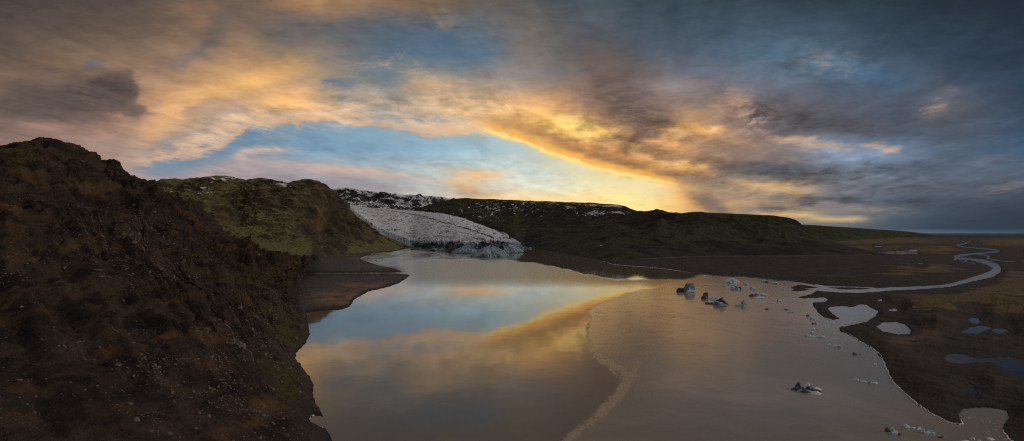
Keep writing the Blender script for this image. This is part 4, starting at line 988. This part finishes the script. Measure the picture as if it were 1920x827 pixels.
floe(1543, 633, [(-3,0,5,3,0,'w',0),(1,0,6,3.4,0,'w',0),(4,1,4,3,0,'w',0)], 'lumpy white floe at the end of the long curved one', G1)
floe(1567, 650, [(-4,3,6,3.6,0,'w',0),(0,0,9,4,0,'w',0),(3,-1,7,3.6,.2,'w',0)], 'smooth oval white floe off the gravel shore', G1)
floe(1603, 664, [(0,0,8,4,0,'d',0),(-1,1,4,4,0,'w',0),(7,-1,4,1.6,0,'d',0)], 'small dark berg with a white top', G1)
floe(1641, 684, [(0,0,6,2.4,.4,'w',0),(2,1.5,4,2,0,'w',0)], 'small tilted white floe near the white shore line', G1)
floe(1626, 718, [(-8,5,7,3,.3,'w',0),(-3,2,9,3.4,.3,'w',0),(4,0,7,5,-.3,'b',0),(7,-1,8,3,0,'w',0)], 'long pale slanting slab of ice near the gravel shore', G1, sub=4)
floe(1642, 720, [(-2,0,6,3.4,0,'w',0),(3,1,6,3.4,0,'w',0)], 'lumpy pale floe beside the long slanting slab', G1)
floe(1521, 737, [(-21,6,11,5,0,'d',0),(-23,7.5,5,5,0,'w',0),(-10,5,16,8,0,'d',.3),(-8,9,16,11,.4,'d',.3),(4,8,12,13,.6,'w',.5),(-3,2,22,5,0,'d',0),(10,6,16,7,-.2,'d',0),(8,9,8,9,0,'w',0),(8,-1,18,4.5,.1,'w',0),(-4,0,10,4,0,'w',0),(20,6,13,5,.2,'w',0),(16,3,13,4.5,0,'d',0),(2,5,10,8,0,'d',.4),(-14,3,10,4,0,'w',0)], 'large black and white iceberg heaped with debris, near the bottom', G1, sub=4)
floe(1680, 815, [(0,0,10,7,0,'w',0),(-4,6,9,8,-.3,'d',.3),(4,6,9,8,.3,'w',.3),(3,-1,5,4,0,'d',0)], 'triangular iceberg with a black corner by the bottom edge', G1, sub=4)
floe(1714, 804, [(-8,2,10,4,0,'w',0),(-5,5,8,5,0,'w',.4),(1,1,7,3,0,'w',0),(8,-1,9,3,0,'w',0),(11,0,5,4,0,'w',0)], 'low white floe with a trailing tail next to the triangular iceberg', G1, sub=4)
floe(1743, 813, [(-8,2,5,7,0,'w',.4),(-4,0,9,4,0,'w',0),(2,-1,8,4,0,'w',0),(5,3,6,5,.3,'w',0),(10,2,5,4,.4,'w',0)], 'ragged white floe with several small points', G1, sub=4)
floe(1764, 820, [(0,0,9,3.4,0,'d',0),(0,1,5,3,0,'w',0)], 'small black ring-like lump right of the ragged white floe', G1)
floe(1807, 832, [(-7,0,13,6,0,'w',0),(5,0,14,6,0,'w',0)], 'broad white floe cut off by the bottom edge', G1, sub=4)
floe(1831, 826, [(-2,2,6,5,0,'w',.3),(3,-1,7,3,0,'w',0)], 'small hooked white floe right of the broad one', G1)
floe(1856, 824, [(0,0,11,3.4,0,'w',0)], 'thin arched white floe by the bottom edge', G1)
floe(1885, 824, [(0,0,4,1.6,0,'w',0)], 'tiny pale floe below the shore ice', G1)

# ice at the glacier front
G2 = 'ice blocks at the glacier front'
def ribbed(px, py, w, h, d, seed, label, lean=0., mat=None):
    """a wave-worn block with ribs running down its sides"""
    x, Y = ground_pt(px, py); s_ = float(Y) / F
    n, k = 150, 44
    th = np.linspace(-math.pi, math.pi, n, endpoint=False); tt = np.linspace(0, 1, k)
    T, A = np.meshgrid(tt, th, indexing='ij')
    rib = ridged(np.stack([np.cos(A) * 3.3 + seed, np.sin(A) * 3.3, T * .5], -1), 3, .55)
    crk = ridged(np.stack([np.cos(A) * 1.6 + seed, np.sin(A) * 1.6, T * 1.2], -1), 4, .6)
    r = (1 - T ** 1.25) ** .85 * (1 + .30 * rib + .22 * crk)
    zz = T ** .85 * h * (1 + .18 * fbm(np.stack([np.cos(A), np.sin(A), T * 0 + seed], -1) * 1.3, 3)) + rib * .10 * h + crk * .16 * h * T
    Vv = np.stack([np.cos(A) * r * w / 2 + lean * T * w / 2, np.sin(A) * r * d / 2, zz - .03 * h], -1) * np.array([s_, s_ * 1.0, s_])
    i = np.arange(k - 1)[:, None] * n; j = np.arange(n)[None]
    f = np.stack([(i + j), (i + (j + 1) % n), (i + n + (j + 1) % n), (i + n + j)], -1).reshape(-1, 4)
    o = mesh_obj('ice_block', Vv.reshape(-1, 3), f, mat or m_iceb); o.location = (float(x), float(Y) + d * s_ * .4, 0)
    tag(o, label, 'iceberg', G2); return o
ribbed(917, 482, 56, 19, 50, 3, 'big ribbed blue-grey ice block standing forward of the glacier front', .12)
ribbed(950, 474, 46, 18, 70, 8, 'wedge of blue ice at the right tip of the glacier front', -.25)
ribbed(873, 475.5, 44, 14, 40, 12, 'rounded blue ice wall in the middle of the glacier front', .1)
ribbed(851, 474.5, 18, 17, 22, 17, 'dark upright ice lump beside the rounded blue wall', -.1, m_iced)
floe(822, 471, [(-6,0,12,6,0,'b',.2),(6,0,12,5,0,'b',0),(-12,0,9,5,0,'d',0),(0,2,10,9,0,'d',.3)], 'jagged dark-blue ice blocks left of the rounded wall', G2, name='ice_block')
floe(786, 468, [(-8,0,12,2,0,'d',0),(0,0,10,3,0,'d',0),(10,-1,12,2.4,0,'d',0)], 'low black debris floes at the left end of the glacier front', G2, name='ice_block')
floe(985, 466, [(-6,0,7,3,0,'w',0),(0,0,7,3.4,0,'b',0),(8,0,5,2.4,0,'w',0),(-2,2,5,3,0,'d',0)], 'scattered pale ice rubble under the dark hillside', G2, name='ice_block')
floe(709, 481, [(0,0,4,2.6,0,'w',0),(-1,-3,6,1.4,0,'b',0)], 'small pale ice stranded in the shallow bay by the fan', G2, name='ice_block')
floe(705, 489, [(0,0,3,1.2,0,'d',0)], 'tiny dark ice lump in the shallow bay by the fan', G2, name='ice_block')

# loose chips: copies of three small shapes
chips = []
for k in range(3):
    v, f = lump(1.0, .8, .35, 900 + k, sub=2, rough=.16)
    chips.append((v, f))
def chip_set(pts, label, group, size):
    protos = []
    for k in range(3):
        o = mesh_obj('ice_chip', chips[k][0], chips[k][1], m_icew if k < 2 else m_iceb, smooth_shade=False)
        protos.append(o)
    for i, (a, b) in enumerate(pts):
        o = protos[i] if i < 3 else protos[i % 3].copy()
        if i >= 3: COL.objects.link(o)
        x, Y = ground_pt(a, b); s_ = float(Y) / F * random.uniform(*size)
        o.location = (float(x), float(Y), 0); o.scale = (s_ * random.uniform(.8, 1.5), s_, s_); o.rotation_euler = (0, 0, random.uniform(0, 6.28))
        tag(o, label, 'ice chip', group)
pts = []
while len(pts) < 34:
    t = random.random(); a = 1808 + t * 70 + random.gauss(0, 7); b = 776 + t * 30 + random.gauss(0, 4)
    pts.append((a, b))
chip_set(pts, 'tiny white ice chip floating in the dark cove at the bottom', 'ice chips in the dark cove', (.9, 2.6))
pts = []
while len(pts) < 70:
    t = random.random(); a = np.interp(t, [0, .25, .5, 1], [1520, 1545, 1580, 1655]) + random.gauss(-6, 7); b = np.interp(t, [0, .25, .5, 1], [585, 606, 628, 690]) + random.gauss(2, 5)
    if land_sdf(np.array([[a, b]]))[0] < -2: pts.append((a, b))
chip_set(pts, 'tiny white ice chip drifting along the gravel shore', 'ice chips along the gravel shore', (.8, 2.4))
pts = [(random.gauss(1455, 14), random.gauss(543, 5)) for _ in range(46)]
pts = [p for p in pts if p[0] < 1478 and p[1] > 533]
chip_set(pts, 'tiny pale ice chip in the loose field by the sand bars', 'ice chips by the sand bars', (.8, 2.2))
pts = [(1310 + i * 6 + random.uniform(-2, 2), 536 + random.uniform(-.6, .8)) for i in range(9)]
v_, f_ = lump(1.0, .6, .2, 990, sub=2, rough=.16); first = None
for a, b in pts:
    o = mesh_obj('dark_floe', v_, f_, m_iced, smooth_shade=False) if first is None else first.copy()
    if first is not None: COL.objects.link(o)
    first = first or o
    x, Y = ground_pt(a, b); s_ = float(Y) / F * random.uniform(3, 6); o.location = (float(x), float(Y), 0); o.scale = (s_, s_ * .6, s_ * .5)
    tag(o, 'thin dark floe in the line right of the peaked iceberg', 'ice floe', 'dark floes strung out in a line')

# ------------------------------------------------------------------ ribbons laid along traced paths
def ribbon(paths, width_px, mat, name, zfun, hgt=0.25, step=.6, bumpy=True, follow=False):
    vs_, fs_, k = [], [], 0
    for path in paths:
        p = np.array(path, float); seg = np.hypot(*np.diff(p, axis=0).T); arc = np.concatenate([[0], np.cumsum(seg)])
        n = max(int(arc[-1] / step), 4); tt = np.linspace(0, arc[-1], n)
        q = np.stack([np.interp(tt, arc, p[:, 0]), np.interp(tt, arc, p[:, 1])], -1)
        if follow: q = q - (wobble(q) - q)
        x, Y = ground_pt(q[:, 0], q[:, 1]); g = np.stack([x, Y], -1)
        tg = np.gradient(g, axis=0); tg /= np.linalg.norm(tg, axis=1, keepdims=True); nn = np.stack([-tg[:, 1], tg[:, 0]], -1)
        w = width_px * Y / F
        if bumpy: w = w * (0.65 + .9 * np.abs(fbm(np.stack([tt / 4, tt * 0, tt * 0], -1), 3)) * 2)
        c = np.linspace(-1, 1, 5)
        jit = rng.normal(size=(n, 5)) * .18 * bumpy
        xy = g[:, None, :] + nn[:, None, :] * (w[:, None] * .5 * (c[None] + jit))[..., None]
        z0 = zfun(q)[:, None] + np.array([-.15, .6, 1, .6, -.15])[None] * hgt * (np.abs(rng.normal(1, .35, size=(n, 5))) if bumpy else 1)
        vs_.append(np.concatenate([xy, z0[..., None]], -1).reshape(-1, 3)); fs_.append(grid_faces(n, 5) + k); k += n * 5
    o = mesh_obj(name, np.concatenate(vs_), np.concatenate(fs_), mat); return o
m_rime, nt, bs = new_mat('shore_rime')
co = objco(nt); nt.l.new(nt.mix(nt.maprange(nt.noise(co, 1.4, 5, .7), .4, .6), (.42, .38, .36), (.85, .80, .79)), bs.inputs['Base Color']); bs.inputs['Roughness'].default_value = .6
w0 = lambda q: np.zeros(len(q))
wob = lambda L: [tuple(a) for a in L]
sh = ribbon([[(1572,614),(1585,621),(1600,632),(1620,644),(1640,656),(1649,664),(1655,676),(1662,688),(1665,697),(1672,712),(1686,728),(1704,744),(1730,765),(1752,779),(1775,791),(1798,797),(1806,795),(1801,788)],
             [(1521,567),(1525,575),(1534,588),(1546,597),(1556,601)], [(1880,808),(1884,813),(1892,822),(1905,834)],
             [(606,802),(594,800),(584,794),(580,787),(583,781),(590,779)]], 2.3, m_rime, 'shore_ice', w0, .42, follow=True)
tag(sh, 'thin white crust of ice lining the curved gravel shore', kind='stuff')
sh2 = ribbon([[(1130,490),(1150,496),(1185,499),(1230,502),(1275,508),(1310,513.5),(1345,517),(1390,518.2),(1420,521.2),(1450,525.2),(1480,527.5)], [(676,485),(690,479),(702,479)], [(750,471),(738,472),(733,475)]], 1.1, m_rime, 'shore_ice', w0, .5, step=.8, follow=True)
tag(sh2, 'faint pale ice edge under the dark eastern hillside', kind='stuff')

m_road, nt, bs = new_mat('gravel_road'); co = objco(nt)
nt.l.new(nt.mix(nt.noise(co, .05, 4), (.085, .08, .08), (.15, .14, .135)), bs.inputs['Base Color']); bs.inputs['Roughness'].default_value = .9
m_wht, nt, bs = new_mat('white_water'); co = objco(nt)
nt.l.new(nt.mix(nt.maprange(nt.noise(co, .25, 5, .7), .35, .6), (.20, .19, .18), (.60, .57, .55)), bs.inputs['Base Color']); bs.inputs['Roughness'].default_value = .4
gzf = lambda q: np.maximum(ground_height(np.asarray(q, float))[0], .2)
tag(ribbon([[(1607,461.5),(1618,466),(1628,472.5),(1640,475.2),(1655,475.6),(1680,475.4),(1700,476.2),(1712,477.4)]], 1.1, m_road, 'road', gzf, .8, step=1.0, bumpy=False), kind='structure')
tag(ribbon([[(1200,487.5),(1260,484),(1330,482.5),(1400,482.0),(1470,482.2),(1540,481.3),(1600,480.6),(1640,478.5),(1655,476.2)]], .8, m_road, 'track', gzf, .9, step=1.5, bumpy=False), kind='structure')
stm = ribbon([[(476,486),(500,491),(510,494),(524,499),(540,507),(560,511.5),(600,513.5),(640,512.8),(700,512.5),(745,512),(768,513)]], 1.9, m_wht, 'stream', lambda q: np.zeros(len(q)), .1, step=.8)
tag(stm, kind='structure')
# gravel car park: a low sheet on the plain
pk = np.array([(1652,475.8),(1664,473.6),(1682,472.2),(1698,472.4),(1706,474.4),(1702,477.6),(1690,478.6),(1676,478.4),(1662,477.2)], float)
x, Y = ground_pt(pk[:, 0], pk[:, 1]); zt = float(gzf(pk).max()) + .5
pv = np.concatenate([np.stack([x, Y, 0 * x + zt], -1), np.stack([x, Y, 0 * x - .5], -1)]); n = len(pk)
parking = mesh_obj('parking_lot', pv, [list(range(n))] + [[i, (i + 1) % n, (i + 1) % n + n, i + n] for i in range(n)], m_road, smooth_shade=False); tag(parking, kind='structure')

# ------------------------------------------------------------------ buildings and vehicles on the plain
def flat_mat(name, c, rough=.7):
    m, nt, bs = new_mat(name); co = objco(nt)
    nt.l.new(nt.mix(nt.noise(co, .6, 4, .6), tuple(v * .82 for v in c), c), bs.inputs['Base Color']); bs.inputs['Roughness'].default_value = rough
    return m
M_cream = flat_mat('cream_paint', (.80, .66, .52)); M_tan = flat_mat('tan_paint', (.62, .46, .36)); M_white = flat_mat('white_paint', (.82, .84, .88)); M_brown = flat_mat('brown_boards', (.40, .26, .19))
M_roofd = flat_mat('dark_roof', (.05, .055, .06)); M_roofb = flat_mat('pale_blue_roof', (.42, .52, .60)); M_red = flat_mat('red_paint', (.45, .05, .03)); M_win = flat_mat('window_glass', (.03, .035, .04), .15); M_tyre = flat_mat('rubber', (.02, .02, .02))

def box(x0, x1, y0, y1, z0, z1):
    v = [(x0,y0,z0),(x1,y0,z0),(x1,y1,z0),(x0,y1,z0),(x0,y0,z1),(x1,y0,z1),(x1,y1,z1),(x0,y1,z1)]
    f = [(0,3,2,1),(4,5,6,7),(0,1,5,4),(1,2,6,5),(2,3,7,6),(3,0,4,7)]
    return v, f
def boxes(name, lst, mat, parent):
    vs_, fs_ = [], []
    for b in lst:
        v, f = box(*b); k = len(vs_); vs_ += v; fs_ += [tuple(i + k for i in g) for g in f]
    return mesh_obj(name, vs_, fs_, mat, parent, smooth_shade=False)
def house(name, px, py, w, d, h, wallm, roofm, label, group, cat='building', gable=True, nwin=3, rot=0.0, zb=None):
    x, Y = ground_pt(px, py); z = zt if zb is None else zb
    o = bpy.data.objects.new(name, None); COL.objects.link(o); o.location = (float(x), float(Y), z); o.rotation_euler = (0, 0, rot)
    boxes('wall', [(-w/2, w/2, 0, d, -2, h)], wallm, o)
    e = .4
    if gable:
        rh = d * .28
        v = [(-w/2-e,-e,h),(w/2+e,-e,h),(w/2+e,d+e,h),(-w/2-e,d+e,h),(-w/2-e,d/2,h+rh),(w/2+e,d/2,h+rh)]
        mesh_obj('roof', v, [(0,1,5,4),(2,3,4,5),(0,4,3),(1,2,5),(0,3,2,1)], roofm, o, smooth_shade=False)
    else:
        boxes('roof', [(-w/2-e, w/2+e, -e, d+e, h+.003, h+.45)], roofm, o)
    for i in range(nwin):
        cx = -w/2 + w * (i + .5) / nwin
        if i == nwin // 2: boxes('door', [(cx-.55, cx+.55, -.06, .02, 0, 2.1)], M_brown, o)
        else: boxes('window', [(cx-.7, cx+.7, -.05, .02, h*.4, h*.75)], M_win, o)
    tag(o, label, cat, group); return o
G3 = 'buildings by the car park on the plain'
house('visitor_building', 1711.5, 477.0, 32, 10, 4.2, M_cream, M_roofd, 'long low cream building, the longest by the car park', G3, nwin=7)
house('house', 1702.5, 474.5, 9, 8, 5.4, M_tan, M_roofd, 'small tall tan building behind the end of the long cream one', G3)
house('storage_hall', 1713.5, 473.6, 26, 9, 4.2, M_white, M_roofb, 'long hall with pale blue roof behind the cream building', G3, nwin=5)
house('shed', 1680.3, 478.2, 6, 5, 3.4, M_brown, M_roofd, 'brown shed at the near edge of the car park', G3, nwin=2)
house('hut', 1678.5, 474.2, 5, 4, 2.8, M_brown, M_roofd, 'tiny dark hut behind the brown shed', G3, nwin=2)
house('red_shed', 1726, 477.0, 9, 5, 2.4, M_red, M_roofd, 'low red shed right of the long cream building', G3, gable=False, nwin=2)

def vehicle(name, px, py, L, w, h, bodym, label, group, cat, rot=0.0):
    x, Y = ground_pt(px, py)
    o = bpy.data.objects.new(name, None); COL.objects.link(o); o.location = (float(x), float(Y), zt); o.rotation_euler = (0, 0, rot)
    prof = [(-L/2, .45), (-L/2, h*.96), (-L/2+.2, h), (L/2-1.2, h), (L/2-.45, h*.62), (L/2, h*.52), (L/2, .45)]
    v = [(a, -w/2, b) for a, b in prof] + [(a, w/2, b) for a, b in prof]; n = len(prof)
    mesh_obj('body', v, [tuple(range(n))[::-1], tuple(range(n, 2*n))] + [(i, (i+1) % n, (i+1) % n + n, i + n) for i in range(n)], bodym, o, smooth_shade=False)
    boxes('side_window', [(-L/2+.5, L/2-1.5, -w/2-.02, -w/2+.02, h*.55, h*.85)], M_win, o)
    for sx in (-1, 1):
        for sy in (-1, 1):
            th = np.linspace(0, 2*math.pi, 14, endpoint=False)
            cx, cy = sx * (L/2 - .9), sy * (w/2 - .1)
            v = [(cx + .38*math.cos(t), cy - .12, .38 + .38*math.sin(t)) for t in th] + [(cx + .38*math.cos(t), cy + .12, .38 + .38*math.sin(t)) for t in th]
            mesh_obj('wheel', v, [tuple(range(14)), tuple(range(14, 28))[::-1]] + [(i, (i+1) % 14, (i+1) % 14 + 14, i + 14) for i in range(14)], M_tyre, o, smooth_shade=False)
    tag(o, label, cat, group); return o
vehicle('van', 1648, 475.4, 5.6, 2.1, 2.7, M_white, 'white van parked alone beside the road, away from the buildings', None, 'van')
vehicle('coach', 1695.5, 477.2, 11.5, 2.5, 3.2, M_white, 'white coach parked left of the long cream building', None, 'coach')

# ------------------------------------------------------------------ boulders and scree on the near slope
def pick(n, blobs, seed):
    """points on the near slope, weighted by where the photograph shows stones"""
    r = np.random.default_rng(seed)
    Vn = NEARV[8:NS_ - 4]
    px_ = Vn[..., 0] / Vn[..., 1] * F + 960; py_ = YH + (CAMH - Vn[..., 2]) / Vn[..., 1] * F
    Q = np.stack([px_.ravel(), py_.ravel()], -1)
    area = np.linalg.norm(np.cross(np.gradient(Vn, axis=0), np.gradient(Vn, axis=1)), axis=-1).ravel()
    w = np.full(len(Q), .04)
    for b in blobs: w = np.maximum(w, b[4] * blob(Q, *b[:4]))
    w = w * area * ((Q[:, 0] > -60) & (Q[:, 1] < 860) & (Q[:, 1] > 300))
    w = w * (0.15 + smooth(fbm(Vn.reshape(-1, 3) / 18., 4), -.05, .3))
    idx = r.choice(len(Q), size=n, replace=False, p=w / w.sum())
    return Vn.reshape(-1, 3)[idx], Q[idx]
BL = [(250,430,90,40,1.0),(290,500,70,40,.9),(440,640,70,50,1.0),(350,720,130,60,.8),(480,760,60,60,.6),(60,500,60,40,.5),(240,490,60,40,.8),(540,700,40,60,.5),(150,650,90,60,.25),(500,560,60,40,.5)]
m_rock, nt, bs = new_mat('pale_basalt'); co = objco(nt)
oi = nt.node('ShaderNodeObjectInfo').outputs['Random']
c = nt.mix(nt.noise(co, 2.0, 6, .65), (.06, .05, .042), (.20, .165, .135))
c = nt.mix(nt.math('MULTIPLY', oi, .6), c, (.09, .065, .05)); nt.l.new(c, bs.inputs['Base Color']); bs.inputs['Roughness'].default_value = .92
protos = []
for k in range(6):
    v, f = lump(1.0, .85, .62, 500 + k, sub=2, cuts=8, rough=.12); v[:, 2] -= .12
    protos.append(mesh_obj('boulder', v, f, m_rock, smooth_shade=False))
pos, _ = pick(240, BL, 1)
for i, p in enumerate(pos):
    o = protos[i] if i < 6 else protos[i % 6].copy()
    if i >= 6: COL.objects.link(o)
    s_ = random.choice([.9, 1.0, 1.1, 1.3, 1.6, 2.2, 3.0]) * random.uniform(.8, 1.15)
    o.location = p; o.scale = (s_ * random.uniform(.8, 1.3), s_, s_ * random.uniform(.7, 1.1)); o.rotation_euler = (random.uniform(-.4, .4), random.uniform(-.4, .4), random.uniform(0, 6.28))
    tag(o, 'pale boulder lying loose on the dark scree slope', 'boulder', 'boulders strewn over the near slope')
base, bf = ICO[1]
pos, _ = pick(7000, BL, 2)
r = np.random.default_rng(3)
n = len(pos)
sc = r.uniform(.16, .5, n) * (1 + (r.random(n) < .12) * .9)
vv = base[None] * (1 + r.normal(0, .22, size=(n, len(base), 1))) * sc[:, None, None] * np.array([1.2, 1, .75])
ang = r.uniform(0, 6.28, n); ca_, sa_ = np.cos(ang)[:, None], np.sin(ang)[:, None]
vx = vv[..., 0] * ca_ - vv[..., 1] * sa_; vy = vv[..., 0] * sa_ + vv[..., 1] * ca_
vv = np.stack([vx, vy, vv[..., 2]], -1) + pos[:, None, :]
ff = (bf[None] + (np.arange(n) * len(base))[:, None, None]).reshape(-1, 3)
scree = mesh_obj('scree', vv.reshape(-1, 3), ff, m_rock, smooth_shade=False); tag(scree, 'loose stones scattered thickly over the near slope', kind='stuff')
